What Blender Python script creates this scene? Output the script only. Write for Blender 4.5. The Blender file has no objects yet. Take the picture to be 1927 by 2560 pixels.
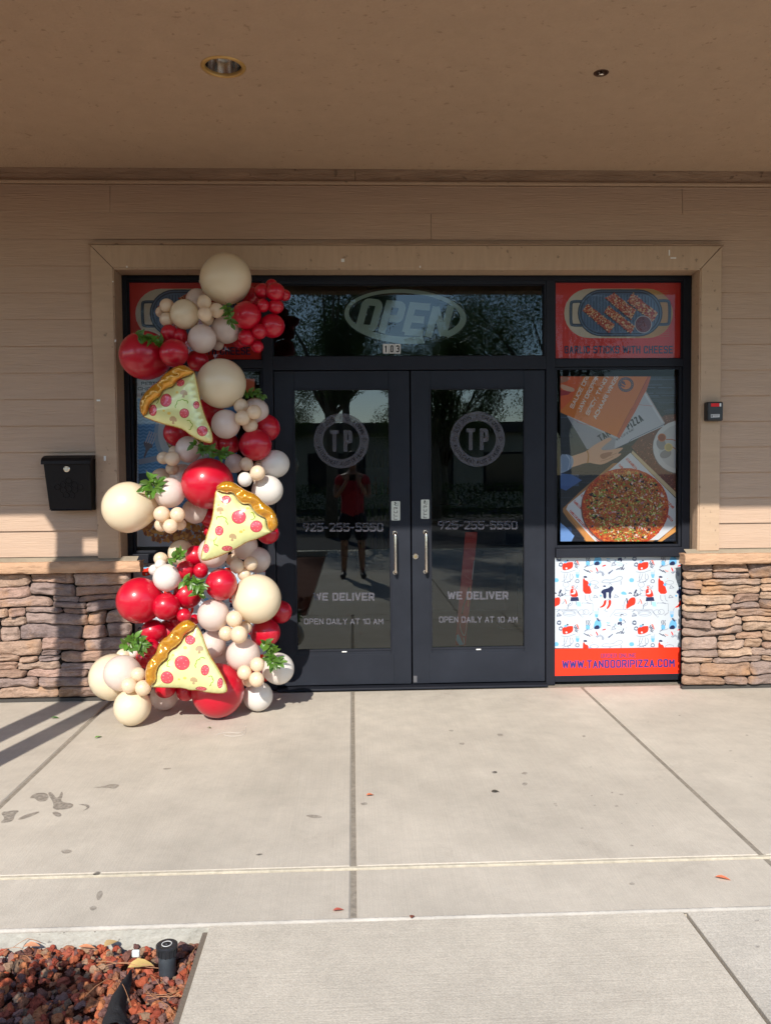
import bpy, bmesh, math, random
from math import sin, cos, pi, radians, atan2, sqrt, hypot
from mathutils import Vector, Matrix, noise
from mathutils.geometry import tessellate_polygon, delaunay_2d_cdt
random.seed(7)
S = bpy.context.scene
COL = S.collection

# ------------------------------------------------------------------ camera
F, YAW, PITCH, ROLL, DIST, EYE = 2071.77, 0.03953398, -0.04634517, -0.00896822, 5.42275, 1.459016
_f = Vector((sin(YAW)*cos(PITCH), cos(YAW)*cos(PITCH), sin(PITCH)))
_r = Vector((cos(YAW), -sin(YAW), 0)); _u = _r.cross(_f)
_r, _u = cos(ROLL)*_r+sin(ROLL)*_u, -sin(ROLL)*_r+cos(ROLL)*_u
CAM = Vector((0, -DIST, EYE))
cd = bpy.data.cameras.new('camera'); cam = bpy.data.objects.new('camera', cd); COL.objects.link(cam)
cam.matrix_world = Matrix(((_r.x, _u.x, -_f.x, CAM.x), (_r.y, _u.y, -_f.y, CAM.y), (_r.z, _u.z, -_f.z, CAM.z), (0, 0, 0, 1)))
cd.sensor_fit = 'VERTICAL'; cd.sensor_height = 36; cd.sensor_width = 27; cd.lens = F/2560*36
cd.clip_start = 0.05; cd.clip_end = 2000
S.camera = cam

def ray(x, y): return _f*F+_r*(x-963.5)+_u*(1280-y)
def at(x, y, Y):                      # photo pixel -> point on the vertical plane y = Y
    d = ray(x, y); return CAM+d*((Y-CAM.y)/d.y)
def atz(x, y, Z):
    d = ray(x, y); return CAM+d*((Z-CAM.z)/d.z)

# ------------------------------------------------------------------ light
SUN = Vector((0.25, 1.0, -0.745)).normalized()
w = bpy.data.worlds.new("World"); S.world = w; w.use_nodes = True
nt = w.node_tree; bg = nt.nodes['Background']
sky = nt.nodes.new('ShaderNodeTexSky'); sky.sky_type = 'NISHITA'; sky.sun_disc = False
sky.sun_elevation = math.asin(-SUN.z); sky.sun_rotation = atan2(-SUN.x, -SUN.y)
sky.air_density = 1.0; sky.dust_density = 0.25; sky.ozone_density = 2.0
nt.links.new(sky.outputs[0], bg.inputs[0]); bg.inputs[1].default_value = 0.15
sl = bpy.data.lights.new('sun', 'SUN'); sl.energy = 3.8; sl.angle = radians(0.55); sl.color = (1, 0.93, 0.84)
so = bpy.data.objects.new('sun', sl); COL.objects.link(so)
so.rotation_euler = SUN.to_track_quat('-Z', 'Y').to_euler(); so.location = (-3, -8, 8)
S.view_settings.view_transform = 'Standard'; S.view_settings.look = 'None'
S.view_settings.exposure = 0.62; S.view_settings.gamma = 1
S.cycles.caustics_reflective = False; S.cycles.caustics_refractive = False
S.cycles.max_bounces = 10; S.cycles.transparent_max_bounces = 16; S.cycles.sample_clamp_indirect = 8

# ------------------------------------------------------------------ helpers
def lin(c):
    return tuple((v/255/12.92 if v <= 10 else ((v/255+0.055)/1.055)**2.4) for v in c[:3])
def newmat(name):
    m = bpy.data.materials.new(name); m.use_nodes = True
    return m, m.node_tree, m.node_tree.nodes['Principled BSDF']
def N(nt, t, **k):
    n = nt.nodes.new(t)
    for a, b in k.items():
        if hasattr(n, a): setattr(n, a, b)
    return n
def mat(name, c, rough=0.6, spec=0.5, metal=0.0, coat=0, coat_r=0.1, var=0.0, vscale=8, bump=0.0, bscale=60, stretch=(1, 1, 1), attr=None, speck=0, detail=4, sub=0, bdist=0.005, dark=None):
    m, nt, p = newmat(name)
    p.inputs['Roughness'].default_value = rough; p.inputs['Specular IOR Level'].default_value = spec
    p.inputs['Metallic'].default_value = metal; p.inputs['Coat Weight'].default_value = coat; p.inputs['Coat Roughness'].default_value = coat_r
    tc = N(nt, 'ShaderNodeTexCoord'); mp = N(nt, 'ShaderNodeMapping'); mp.inputs['Scale'].default_value = stretch
    nt.links.new(tc.outputs['Object'], mp.inputs[0])
    if attr:
        a = N(nt, 'ShaderNodeAttribute'); a.attribute_name = attr; src = a.outputs['Color']
    else:
        rgb = N(nt, 'ShaderNodeRGB'); rgb.outputs[0].default_value = (*c, 1); src = rgb.outputs[0]
    if var:
        nz = N(nt, 'ShaderNodeTexNoise'); nz.inputs['Scale'].default_value = vscale; nz.inputs['Detail'].default_value = 6
        nz.inputs['Roughness'].default_value = 0.65
        nt.links.new(mp.outputs[0], nz.inputs[0])
        mr = N(nt, 'ShaderNodeMapRange'); mr.inputs[1].default_value = 0.25; mr.inputs[2].default_value = 0.75
        mr.inputs[3].default_value = 1-var; mr.inputs[4].default_value = 1+var
        nt.links.new(nz.outputs[0], mr.inputs[0])
        mx = N(nt, 'ShaderNodeVectorMath', operation='SCALE'); nt.links.new(src, mx.inputs[0]); nt.links.new(mr.outputs[0], mx.inputs['Scale'])
        src = mx.outputs[0]
    if speck:
        nz = N(nt, 'ShaderNodeTexNoise'); nz.inputs['Scale'].default_value = speck; nz.inputs['Detail'].default_value = 2
        nt.links.new(tc.outputs['Object'], nz.inputs[0])
        cr = N(nt, 'ShaderNodeMapRange'); cr.inputs[1].default_value = 0.67; cr.inputs[2].default_value = 0.73
        cr.inputs[3].default_value = 0; cr.inputs[4].default_value = 0.7
        nt.links.new(nz.outputs[0], cr.inputs[0])
        mx = N(nt, 'ShaderNodeMix', data_type='RGBA'); nt.links.new(cr.outputs[0], mx.inputs[0]); nt.links.new(src, mx.inputs[6])
        mx.inputs[7].default_value = (*(dark or (c[0]*.4, c[1]*.4, c[2]*.4)), 1); src = mx.outputs[2]
    nt.links.new(src, p.inputs['Base Color'])
    if bump:
        nz = N(nt, 'ShaderNodeTexNoise'); nz.inputs['Scale'].default_value = bscale; nz.inputs['Detail'].default_value = detail
        nt.links.new(mp.outputs[0], nz.inputs[0])
        b = N(nt, 'ShaderNodeBump'); b.inputs['Strength'].default_value = bump; b.inputs['Distance'].default_value = bdist
        nt.links.new(nz.outputs[0], b.inputs['Height']); nt.links.new(b.outputs[0], p.inputs['Normal'])
    if sub:
        p.inputs['Subsurface Weight'].default_value = sub; p.inputs['Subsurface Scale'].default_value = 0.02
    return m

class MB:
    def __init__(s): s.v = []; s.f = []; s.c = []; s.smooth = False
    def add(s, vs, fs, col=None):
        o = len(s.v); s.v += [tuple(v) for v in vs]; s.f += [tuple(i+o for i in f) for f in fs]
        s.c += [col]*len(fs)
    def box(s, x0, x1, y0, y1, z0, z1, col=None):
        s.add([(x0, y0, z0), (x1, y0, z0), (x1, y1, z0), (x0, y1, z0), (x0, y0, z1), (x1, y0, z1), (x1, y1, z1), (x0, y1, z1)],
              [(0, 3, 2, 1), (4, 5, 6, 7), (0, 1, 5, 4), (1, 2, 6, 5), (2, 3, 7, 6), (3, 0, 4, 7)], col); return s
    def tube(s, pts, r, n=10, col=None, cap=True):
        pts = [Vector(p) for p in pts]; k = len(pts); rs = r if isinstance(r, (list, tuple)) else [r]*k
        vs = []; up = None
        for i, p in enumerate(pts):
            t = (pts[min(i+1, k-1)]-pts[max(i-1, 0)]).normalized()
            if up is None: up = t.orthogonal().normalized()
            a = (up-t*up.dot(t)).normalized(); b = t.cross(a); up = a
            vs += [p+(a*cos(2*pi*j/n)+b*sin(2*pi*j/n))*rs[i] for j in range(n)]
        fs = [(i*n+j, i*n+(j+1) % n, (i+1)*n+(j+1) % n, (i+1)*n+j) for i in range(k-1) for j in range(n)]
        if cap: fs += [tuple(range(n))[::-1], tuple((k-1)*n+j for j in range(n))]
        s.add(vs, fs, col); return s
    def lathe(s, prof, c, axis='z', n=32, col=None):
        vs = []
        for (r, h) in prof:
            for j in range(n):
                a = 2*pi*j/n; q = (r*cos(a), r*sin(a), h)
                if axis == 'y': q = (q[0], q[2], q[1])
                vs.append((c[0]+q[0], c[1]+q[1], c[2]+q[2]))
        k = len(prof)
        s.add(vs, [(i*n+j, i*n+(j+1) % n, (i+1)*n+(j+1) % n, (i+1)*n+j) for i in range(k-1) for j in range(n)], col); return s
    def build(s, name, m, parent=None, smooth=False, bevel=0, attr=False):
        me = bpy.data.meshes.new(name); me.from_pydata(s.v, [], s.f)
        if attr or any(c is not None for c in s.c):
            at_ = me.color_attributes.new('col', 'FLOAT_COLOR', 'CORNER')
            buf = []
            for fc, c in zip(s.f, s.c):
                c = c or (0.5, 0.5, 0.5)
                buf += [c[0], c[1], c[2], 1.0]*len(fc)
            at_.data.foreach_set('color', buf)
        me.materials.append(m)
        if smooth: me.polygons.foreach_set('use_smooth', [True]*len(me.polygons))
        me.update()
        o = bpy.data.objects.new(name, me); COL.objects.link(o)
        if parent is not None:
            o.parent = parent
            o.matrix_parent_inverse = WM[parent.name].inverted() if parent.name in WM else Matrix()
        if bevel:
            b = o.modifiers.new('bevel', 'BEVEL'); b.width = bevel; b.segments = 2; b.limit_method = 'ANGLE'; b.angle_limit = radians(50)
        return o
WM = {}
def thing(name, loc, label, cat, group=None, kind=None):
    o = bpy.data.objects.new(name, None); COL.objects.link(o); o.location = loc; o.empty_display_size = 0.05
    WM[o.name] = Matrix.Translation(loc)
    o['label'] = label; o['category'] = cat
    if group: o['group'] = group
    return o
def tag(o, label, cat, group=None, kind=None):
    if label: o['label'] = label
    if cat: o['category'] = cat
    if group: o['group'] = group
    if kind: o['kind'] = kind
    return o
def struct(o): o['kind'] = 'structure'; return o

def inside(p, poly):
    x, y = p; c = False; n = len(poly)
    for i in range(n):
        x0, y0 = poly[i]; x1, y1 = poly[i-1]
        if (y0 > y) != (y1 > y) and x < (x1-x0)*(y-y0)/(y1-y0)+x0: c = not c
    return c
def cliprect(pts, r):
    for ax, lim, sg in ((0, r[0], 1), (0, r[2], -1), (1, r[1], 1), (1, r[3], -1)):
        out = []
        for i in range(len(pts)):
            a, b = pts[i-1], pts[i]
            ia, ib = (a[ax]-lim)*sg >= 0, (b[ax]-lim)*sg >= 0
            if ia != ib:
                t = (lim-a[ax])/(b[ax]-a[ax]); out.append((a[0]+(b[0]-a[0])*t, a[1]+(b[1]-a[1])*t))
            if ib: out.append(b)
        pts = out
        if not pts: break
    return pts
def smoothpoly(pts, n=2, closed=True):
    for _ in range(n):
        out = []; k = len(pts)
        for i in range(k if closed else k-1):
            a, b = pts[i], pts[(i+1) % k]
            out += [(a[0]*.75+b[0]*.25, a[1]*.75+b[1]*.25), (a[0]*.25+b[0]*.75, a[1]*.25+b[1]*.75)]
        if not closed: out = [pts[0]]+out+[pts[-1]]
        pts = out
    return pts
GL = {'A': "0,0 3,10 6,0|1.1,3 4.9,3", 'B': "0,5.2 6,5.2* 6,0* 0,0 0,10 5.6,10* 5.6,5.2* 1,5.2", 'C': "6,7.8 6,10* 0,10* 0,0* 6,0* 6,2.2",
 'D': "3,0 0,0 0,10 6,10* 6,0* 3,0", 'E': "6,0 0,0 0,10 6,10|0.5,5 5,5", 'F': "0,0 0,10 6,10|0.5,5 5,5", 'G': "6,7 6,10* 0,10* 0,0* 6,0* 6,5 3.5,5",
 'H': "0,0 0,10|6,0 6,10|0.5,5 5.5,5", 'I': "0,0 0,10", 'J': "0,3 0,0* 5,0* 5,10", 'K': "0,0 0,10|6,10 0.6,4|2.6,6 6,0", 'L': "0,10 0,0 5,0",
 'M': "0,0 0,10 3.5,4 7,10 7,0", 'N': "0,0 0,10 6,0 6,10", 'O': "3,0 0,0* 0,10* 6,10* 6,0* 3,0", 'P': "0,0 0,10 6,10* 6,4.5* 4,4.5|!3.7,4.5 1.7,4.5",
 'R': "0,0 0,10 6,10* 6,4.6* 4,4.6|!3.7,4.6 1.7,4.6|3.3,4.0 6,0", 'S': "6,8.3 6,10* 0,10* 0,5.2* 6,5.2* 6,0* 0,0* 0,1.7", 'T': "0,10 6,10|3,0 3,9.5",
 'U': "0,10 0,0* 6,0* 6,10", 'V': "0,10 3,0 6,10", 'W': "0,10 2,0 4.5,9 7,0 9,10", 'X': "0,0 6,10|0,10 6,0", 'Y': "0,10 3,4.5 6,10|3,4 3,0", 'Z': "0,10 6,10 0,0 6,0",
 '0': "3,0 0,0* 0,10* 6,10* 6,0* 3,0", '1': "0,8 2.5,10 2.5,0", '2': "0,8.6 0,10* 6,10* 6,6* 0,0 6,0", '3': "0,9 0,10* 6,10* 6,5.2* 2.5,5.2|5,5.2 6,5.2* 6,0* 0,0* 0,1",
 '5': "6,10 0,10 0,5.6 6,5.9* 6,0* 0,0* 0,1.0", '9': "4,5 0,5* 0,10* 6,10* 6,4 3.5,0|!3.8,5 4.5,5", '-': "0,4.5 3.2,4.5", '.': "0,0 0,0.2", ',': "0.3,0.2 0,-1.2", '|': "0,0 0,10",
 'i': "0,0 0,6|0,9.2 0,10", '/': "0,0 4,10"}
GW = {'I': 0, 'i': 0, 'J': 5, 'L': 5, 'M': 7, 'W': 9, '1': 2.5, '-': 3.2, '.': 0, ',': 0, '|': 0, ' ': 1.2, '/': 4}
def rounded(pts, r=1.9):
    out = []
    for i, (x, y, rd) in enumerate(pts):
        if rd and 0 < i < len(pts)-1:
            p = Vector((x, y)); a = Vector(pts[i-1][:2])-p; b = Vector(pts[i+1][:2])-p
            rr = min(r, a.length*.5, b.length*.5); a = a.normalized()*rr; b = b.normalized()*rr
            for t in (0, .25, .5, .75, 1):
                q = p+a*(1-t)**2+b*t*t; out.append((q.x, q.y))
        else: out.append((x, y))
    return out
def glyph(ch):
    if ch not in GL: return []
    res = []
    for st in GL[ch].split('|'):
        pts = []; nc = st.startswith('!'); st = st.lstrip('!')
        for t in st.split():
            rd = t.endswith('*'); x, y = t.rstrip('*').split(','); pts.append((float(x), float(y), rd))
        res.append((rounded(pts), nc))
    return res
def ribbon(pts, wd):
    n = len(pts); L = []; R = []
    closed = n > 3 and abs(pts[0][0]-pts[-1][0])+abs(pts[0][1]-pts[-1][1]) < 1e-6
    if closed: pts = pts[:-1]; n -= 1
    for i in range(n):
        p = Vector(pts[i]); a = Vector(pts[i-1]) if (i > 0 or closed) else None; b = Vector(pts[(i+1) % n]) if (i < n-1 or closed) else None
        d1 = (p-a).normalized() if a is not None else (b-p).normalized(); d2 = (b-p).normalized() if b is not None else d1
        n1 = Vector((-d1.y, d1.x)); n2 = Vector((-d2.y, d2.x)); m = n1+n2
        if m.length < 1e-3: m = n1
        m.normalize(); k = wd/2/max(.6, m.dot(n1))
        L.append((p+m*k)[:]); R.append((p-m*k)[:])
    q = [(L[i], L[i+1], R[i+1], R[i]) for i in range(n-1)]
    if closed: q.append((L[-1], L[0], R[0], R[-1]))
    return q

class Art:
    """flat printed artwork: polygons in layers a fraction of a millimetre apart"""
    def __init__(s, crop, Y, dx=0, dz=0, sx=1.0, x0=0, clip=None, step=0.00012, fwd=-1):
        s.cx, s.cy, s.sc = crop; s.Y = Y; s.dx = dx; s.mb = MB(); s.sx = sx; s.x0 = x0; s.clip = clip; s.step = step; s.L = 1; s.dz = dz; s.ox = 0; s.oy = 0
    def P(s, p, layer):
        q = at(s.cx+p[0]/s.sc, s.cy+p[1]/s.sc, s.Y)
        X = s.x0+(q.x-s.x0)*s.sx+s.dx
        return (X, s.Y-layer*s.step, q.z+s.dz)
    def poly(s, pts, col, layer=None, raw=False):
        pts = [(p[0]+s.ox, p[1]+s.oy) for p in pts]
        if s.clip: pts = cliprect(pts, s.clip)
        if len(pts) < 3: return
        if layer is None: s.L += .02; layer = s.L
        tri = tessellate_polygon([[Vector((p[0], p[1], 0)) for p in pts]])
        s.mb.add([s.P(p, layer) for p in pts], tri, col if raw else lin(col))
    def line(s, pts, wd, col, layer=None, cap=0):
        if cap and hypot(pts[0][0]-pts[-1][0], pts[0][1]-pts[-1][1]) > 1e-6:
            a, b = Vector(pts[0]), Vector(pts[1]); q = a+(a-b).normalized()*cap; c, d = Vector(pts[-1]), Vector(pts[-2]); r = c+(c-d).normalized()*cap
            pts = [q[:]]+list(pts[1:-1])+[r[:]]
        for i in range(1, len(pts)-1):
            u_, v_ = Vector(pts[i])-Vector(pts[i-1]), Vector(pts[i+1])-Vector(pts[i])
            if u_.length > wd and v_.length > wd and u_.normalized().dot(v_.normalized()) < -.1:
                e_ = Vector(pts[i])+u_.normalized()*wd*.12; f_ = Vector(pts[i])-v_.normalized()*wd*.12
                s.line(list(pts[:i])+[e_[:]], wd, col, layer); s.line([f_[:]]+list(pts[i+1:]), wd, col, layer); return
        if layer is None: s.L += .02; layer = s.L
        for q in ribbon(pts, wd): s.poly(q, col, layer)
    def ell(s, x, y, rx, ry, col, n=28, rot=0, layer=None, wob=0):
        c, k = cos(rot), sin(rot); pts = []
        for i in range(n):
            a = 2*pi*i/n; r = 1+wob*random.uniform(-1, 1); u, v = rx*cos(a)*r, ry*sin(a)*r
            pts.append((x+u*c-v*k, y+u*k+v*c))
        s.poly(pts, col, layer)
    def rrect(s, x0, y0, x1, y1, r, col, n=8, rot=0):
        pts = []
        for cx, cy, a0 in ((x1-r, y0+r, -90), (x1-r, y1-r, 0), (x0+r, y1-r, 90), (x0+r, y0+r, 180)):
            for i in range(n+1):
                a = radians(a0+90*i/n); pts.append((cx+r*cos(a), cy+r*sin(a)))
        s.poly(pts, col)
    def text(s, st, x0, y0, x1, y1, col, wt=1.6, rot=0, skew=0, sp=2.3, y_right=None):
        """fit string into the box (y0 top, y1 baseline) in crop pixels"""
        h = (y1-y0); W_ = wt*h/10; gap = (sp-1.3)*h/10; ky = (h-W_)/10
        kx = (x1-x0-len(st)*W_-(len(st)-1)*gap)/max(1, sum(GW.get(c, 6) for c in st))
        if kx < ky*.4: gap *= .5; kx = (x1-x0-len(st)*W_-(len(st)-1)*gap)/max(1, sum(GW.get(c, 6) for c in st))
        u = 0
        for c in st:
            for stn, nc in glyph(c):
                pts = []
                for (gx, gy) in stn:
                    X = u+gx*kx+W_/2; Yv = gy*ky+W_/2
                    X += skew*Yv
                    pts.append((X, -Yv))
                cr, sr = cos(rot), sin(rot)
                pts = [(x0+px*cr-py*sr, y1+px*sr+py*cr) for px, py in pts]
                s.line(pts, W_, col, cap=0 if nc else W_*.48)
            u += GW.get(c, 6)*kx+W_+gap
    def ringtext(s, st, cx, cy, R, a0, a1, h, col, wt=1.6, inner=False):
        sp = 3.2; adv = sum(GW.get(c, 6)+sp for c in st); u = sp/2
        for c in st:
            g = GW.get(c, 6); t = (u+g/2)/adv; a = radians(a0+(a1-a0)*t)
            k = h/10
            for stn, nc in glyph(c):
                pts = []
                for gx, gy in stn:
                    ex, ey = (gx-g/2)*k, (gy-5)*k
                    if inner: rr = R-ey; tx = ex; pts.append((cx+rr*cos(a)+tx*sin(a), cy+rr*sin(a)-tx*cos(a)))
                    else: rr = R+ey; tx = ex; pts.append((cx+rr*cos(a)-tx*sin(a), cy+rr*sin(a)+tx*cos(a)))
                s.line(pts, wt*k, col)
            u += g+sp
    def build(s, name, m, parent=None): return s.mb.build(name, m, parent, attr=True)

# ------------------------------------------------------------------ materials
paint = (0.42, 0.29, 0.195)
M_siding = mat('siding_paint', (0.455, 0.325, 0.235), 0.62, 0.35, var=0.08, vscale=5, bump=0.9, bscale=16, stretch=(0.5, 1, 9), detail=5, bdist=0.004)
M_case = mat('casing_paint', (0.46, 0.33, 0.225), 0.6, 0.35, var=0.09, vscale=6, bump=0.35, bscale=22, stretch=(0.6, 1, 6), speck=26, bdist=0.003)
M_caseh = mat('header_casing_paint', (0.455, 0.325, 0.22), 0.6, 0.35, var=0.09, vscale=6, bump=0.35, bscale=22, stretch=(6, 1, 0.8), speck=22, bdist=0.003)
M_trim = mat('rough_trim', (0.36, 0.25, 0.17), 0.8, 0.2, var=0.3, vscale=3, bump=0.9, bscale=14, stretch=(0.7, 1, 3), bdist=0.012, speck=18, detail=8)
M_ceil = mat('ceiling_stucco', (0.46, 0.325, 0.22), 0.9, 0.1, var=0.05, vscale=9, bump=1.0, bscale=55, bdist=0.006, detail=8, speck=31, dark=(0.30, 0.20, 0.13))
M_flash = mat('metal_flashing', (0.32, 0.27, 0.2), 0.5, 0.4, var=0.2, vscale=6)
M_dark = mat('dark_gap', (0.015, 0.012, 0.01), 0.9, 0.1)
M_alu = mat('black_anodised_frame', (0.017, 0.019, 0.026), 0.5, 0.14, var=0.15, vscale=3, bump=0.08, bscale=40, bdist=0.002)
M_door = mat('black_door_metal', (0.019, 0.022, 0.030), 0.5, 0.14, var=0.25, vscale=2.5, bump=0.1, bscale=30, bdist=0.002)
M_gasket = mat('rubber_gasket', (0.01, 0.01, 0.011), 0.5, 0.4)
M_chrome = mat('brushed_steel', (0.72, 0.66, 0.58), 0.22, 0.5, metal=1)
M_brass = mat('brass', (0.62, 0.48, 0.25), 0.3, 0.5, metal=1)
M_whitepl = mat('white_plate', (0.75, 0.75, 0.72), 0.5)
M_blackpl = mat('black_plastic', (0.016, 0.016, 0.018), 0.42, 0.5)
M_cap = mat('cast_stone_cap', (0.47, 0.295, 0.185), 0.85, 0.2, var=0.22, vscale=5, bump=0.9, bscale=14, stretch=(0.8, 1, 2.2), bdist=0.02, detail=8)
M_print = mat('printed_poster', (1, 1, 1), 0.42, 0.5, attr='col')
M_vinyl = mat('printed_vinyl', (1, 1, 1), 0.5, 0.35, attr='col')
M_neon = mat('unlit_neon_tube', (0.30, 0.36, 0.32), 0.35, 0.5)

def stone_mat():
    m, nt, p = newmat('ledge_stone')
    a = N(nt, 'ShaderNodeAttribute'); a.attribute_name = 'col'
    tc = N(nt, 'ShaderNodeTexCoord')
    n1 = N(nt, 'ShaderNodeTexNoise'); n1.inputs['Scale'].default_value = 9; n1.inputs['Detail'].default_value = 8; n1.inputs['Roughness'].default_value = .7
    n2 = N(nt, 'ShaderNodeTexNoise'); n2.inputs['Scale'].default_value = 70; n2.inputs['Detail'].default_value = 6
    mp = N(nt, 'ShaderNodeMapping'); mp.inputs['Scale'].default_value = (1, 1, 2.2)
    for n in (n1, n2): nt.links.new(mp.outputs[0], n.inputs[0])
    nt.links.new(tc.outputs['Object'], mp.inputs[0])
    mr = N(nt, 'ShaderNodeMapRange'); mr.inputs[1].default_value = .3; mr.inputs[2].default_value = .7; mr.inputs[3].default_value = .68; mr.inputs[4].default_value = 1.28
    nt.links.new(n1.outputs[0], mr.inputs[0])
    mr2 = N(nt, 'ShaderNodeMapRange'); mr2.inputs[1].default_value = .3; mr2.inputs[2].default_value = .7; mr2.inputs[3].default_value = .84; mr2.inputs[4].default_value = 1.14
    nt.links.new(n2.outputs[0], mr2.inputs[0])
    mu = N(nt, 'ShaderNodeMath', operation='MULTIPLY'); nt.links.new(mr.outputs[0], mu.inputs[0]); nt.links.new(mr2.outputs[0], mu.inputs[1])
    sc = N(nt, 'ShaderNodeVectorMath', operation='SCALE'); nt.links.new(a.outputs[0], sc.inputs[0]); nt.links.new(mu.outputs[0], sc.inputs['Scale'])
    # warm ochre blotches that belong to the stone
    n3 = N(nt, 'ShaderNodeTexNoise'); n3.inputs['Scale'].default_value = 5; n3.inputs['Detail'].default_value = 5
    nt.links.new(tc.outputs['Object'], n3.inputs[0])
    m3 = N(nt, 'ShaderNodeMapRange'); m3.inputs[1].default_value = .56; m3.inputs[2].default_value = .74; m3.inputs[4].default_value = .6
    nt.links.new(n3.outputs[0], m3.inputs[0])
    mx = N(nt, 'ShaderNodeMix', data_type='RGBA'); nt.links.new(m3.outputs[0], mx.inputs[0]); nt.links.new(sc.outputs[0], mx.inputs[6]); mx.inputs[7].default_value = (.50, .27, .12, 1)
    nt.links.new(mx.outputs[2], p.inputs['Base Color']); p.inputs['Roughness'].default_value = .85; p.inputs['Specular IOR Level'].default_value = .2
    b = N(nt, 'ShaderNodeBump'); b.inputs['Strength'].default_value = 1; b.inputs['Distance'].default_value = .02
    ad = N(nt, 'ShaderNodeMath', operation='MULTIPLY_ADD'); ad.inputs[1].default_value = .35
    nt.links.new(n2.outputs[0], ad.inputs[0]); nt.links.new(n1.outputs[0], ad.inputs[2])
    nt.links.new(ad.outputs[0], b.inputs['Height']); nt.links.new(b.outputs[0], p.inputs['Normal'])
    return m
M_stone = stone_mat()

def concrete_mat(name, base, stretch=(1, 1, 1), grain=0.05, dirt=(0.26, 0.22, 0.18), seed=0.0):
    m, nt, p = newmat(name)
    tc = N(nt, 'ShaderNodeTexCoord')
    mp0 = N(nt, 'ShaderNodeMapping'); mp0.inputs['Location'].default_value = (seed, seed*1.7, 0); nt.links.new(tc.outputs['Object'], mp0.inputs[0])
    def noi(scale, det, st=(1, 1, 1), lo=.3, hi=.7, a=0.0, b=1.0, rough=.6, dist=0):
        mp = N(nt, 'ShaderNodeMapping'); mp.inputs['Scale'].default_value = st; nt.links.new(mp0.outputs[0], mp.inputs[0])
        n = N(nt, 'ShaderNodeTexNoise'); n.inputs['Scale'].default_value = scale; n.inputs['Detail'].default_value = det; n.inputs['Roughness'].default_value = rough
        n.inputs['Distortion'].default_value = dist
        nt.links.new(mp.outputs[0], n.inputs[0])
        r = N(nt, 'ShaderNodeMapRange'); r.inputs[1].default_value = lo; r.inputs[2].default_value = hi; r.inputs[3].default_value = a; r.inputs[4].default_value = b
        nt.links.new(n.outputs[0], r.inputs[0]); return r.outputs[0], n.outputs[0]
    big, _ = noi(0.9, 7, a=.84, b=1.12)
    mid, _ = noi(7, 10, a=.88, b=1.10, rough=.82)
    fine, fr = noi(190, 3, a=1-grain*1.3, b=1+grain*1.3)
    broom, br = noi(9, 5, st=stretch, a=.965, b=1.03)
    def mul(a, b):
        x = N(nt, 'ShaderNodeMath', operation='MULTIPLY'); nt.links.new(a, x.inputs[0]); nt.links.new(b, x.inputs[1]); return x.outputs[0]
    k = mul(mul(big, mid), mul(fine, broom))
    rgb = N(nt, 'ShaderNodeRGB'); rgb.outputs[0].default_value = (*base, 1)
    sc = N(nt, 'ShaderNodeVectorMath', operation='SCALE'); nt.links.new(rgb.outputs[0], sc.inputs[0]); nt.links.new(k, sc.inputs['Scale'])
    st, _ = noi(2.6, 9, lo=.60, hi=.74, a=0, b=.34, rough=.72, dist=.6)
    mx = N(nt, 'ShaderNodeMix', data_type='RGBA'); nt.links.new(st, mx.inputs[0]); nt.links.new(sc.outputs[0], mx.inputs[6]); mx.inputs[7].default_value = (*dirt, 1)
    sp, _ = noi(15, 3, lo=.74, hi=.80, a=0, b=.45, rough=.5)
    mx2 = N(nt, 'ShaderNodeMix', data_type='RGBA'); nt.links.new(sp, mx2.inputs[0]); nt.links.new(mx.outputs[2], mx2.inputs[6]); mx2.inputs[7].default_value = (dirt[0]*.7, dirt[1]*.7, dirt[2]*.7, 1)
    nt.links.new(mx2.outputs[2], p.inputs['Base Color']); p.inputs['Roughness'].default_value = .8; p.inputs['Specular IOR Level'].default_value = .25
    b = N(nt, 'ShaderNodeBump'); b.inputs['Strength'].default_value = .4; b.inputs['Distance'].default_value = .003
    ad = N(nt, 'ShaderNodeMath', operation='ADD'); nt.links.new(fr, ad.inputs[0]); nt.links.new(br, ad.inputs[1])
    nt.links.new(ad.outputs[0], b.inputs['Height']); nt.links.new(b.outputs[0], p.inputs['Normal'])
    return m
M_conc = concrete_mat('sidewalk_concrete', (0.53, 0.48, 0.40), (14, .25, 1))
M_sand = mat('dirty_joint_sand', (.27, .24, .195), .95, .1, var=.3, vscale=40, bump=.6, bscale=120)
M_conc2 = concrete_mat('walkway_concrete', (0.54, 0.49, 0.405), (.25, 14, 1), grain=.12, seed=5)
M_conc3 = concrete_mat('weathered_walkway_concrete', (0.50, 0.46, 0.39), (.25, 14, 1), grain=.14, seed=9)

def glass_mat(name, tint, refl, rcol=(1, 1, 1)):
    m = bpy.data.materials.new(name); m.use_nodes = True; nt = m.node_tree; nt.nodes.clear()
    o = N(nt, 'ShaderNodeOutputMaterial'); t = N(nt, 'ShaderNodeBsdfTransparent'); t.inputs[0].default_value = (*tint, 1)
    g = N(nt, 'ShaderNodeBsdfGlossy'); g.inputs['Roughness'].default_value = 0.0; g.inputs[0].default_value = (*rcol, 1)
    fr = N(nt, 'ShaderNodeFresnel'); fr.inputs[0].default_value = refl
    x = N(nt, 'ShaderNodeMixShader'); nt.links.new(fr.outputs[0], x.inputs[0]); nt.links.new(t.outputs[0], x.inputs[1]); nt.links.new(g.outputs[0], x.inputs[2])
    nt.links.new(x.outputs[0], o.inputs[0]); return m
M_glass = glass_mat('tinted_glass', (.74, .77, .75), 1.77, (.92, 1, 1))
M_decal_mix = None
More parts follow.
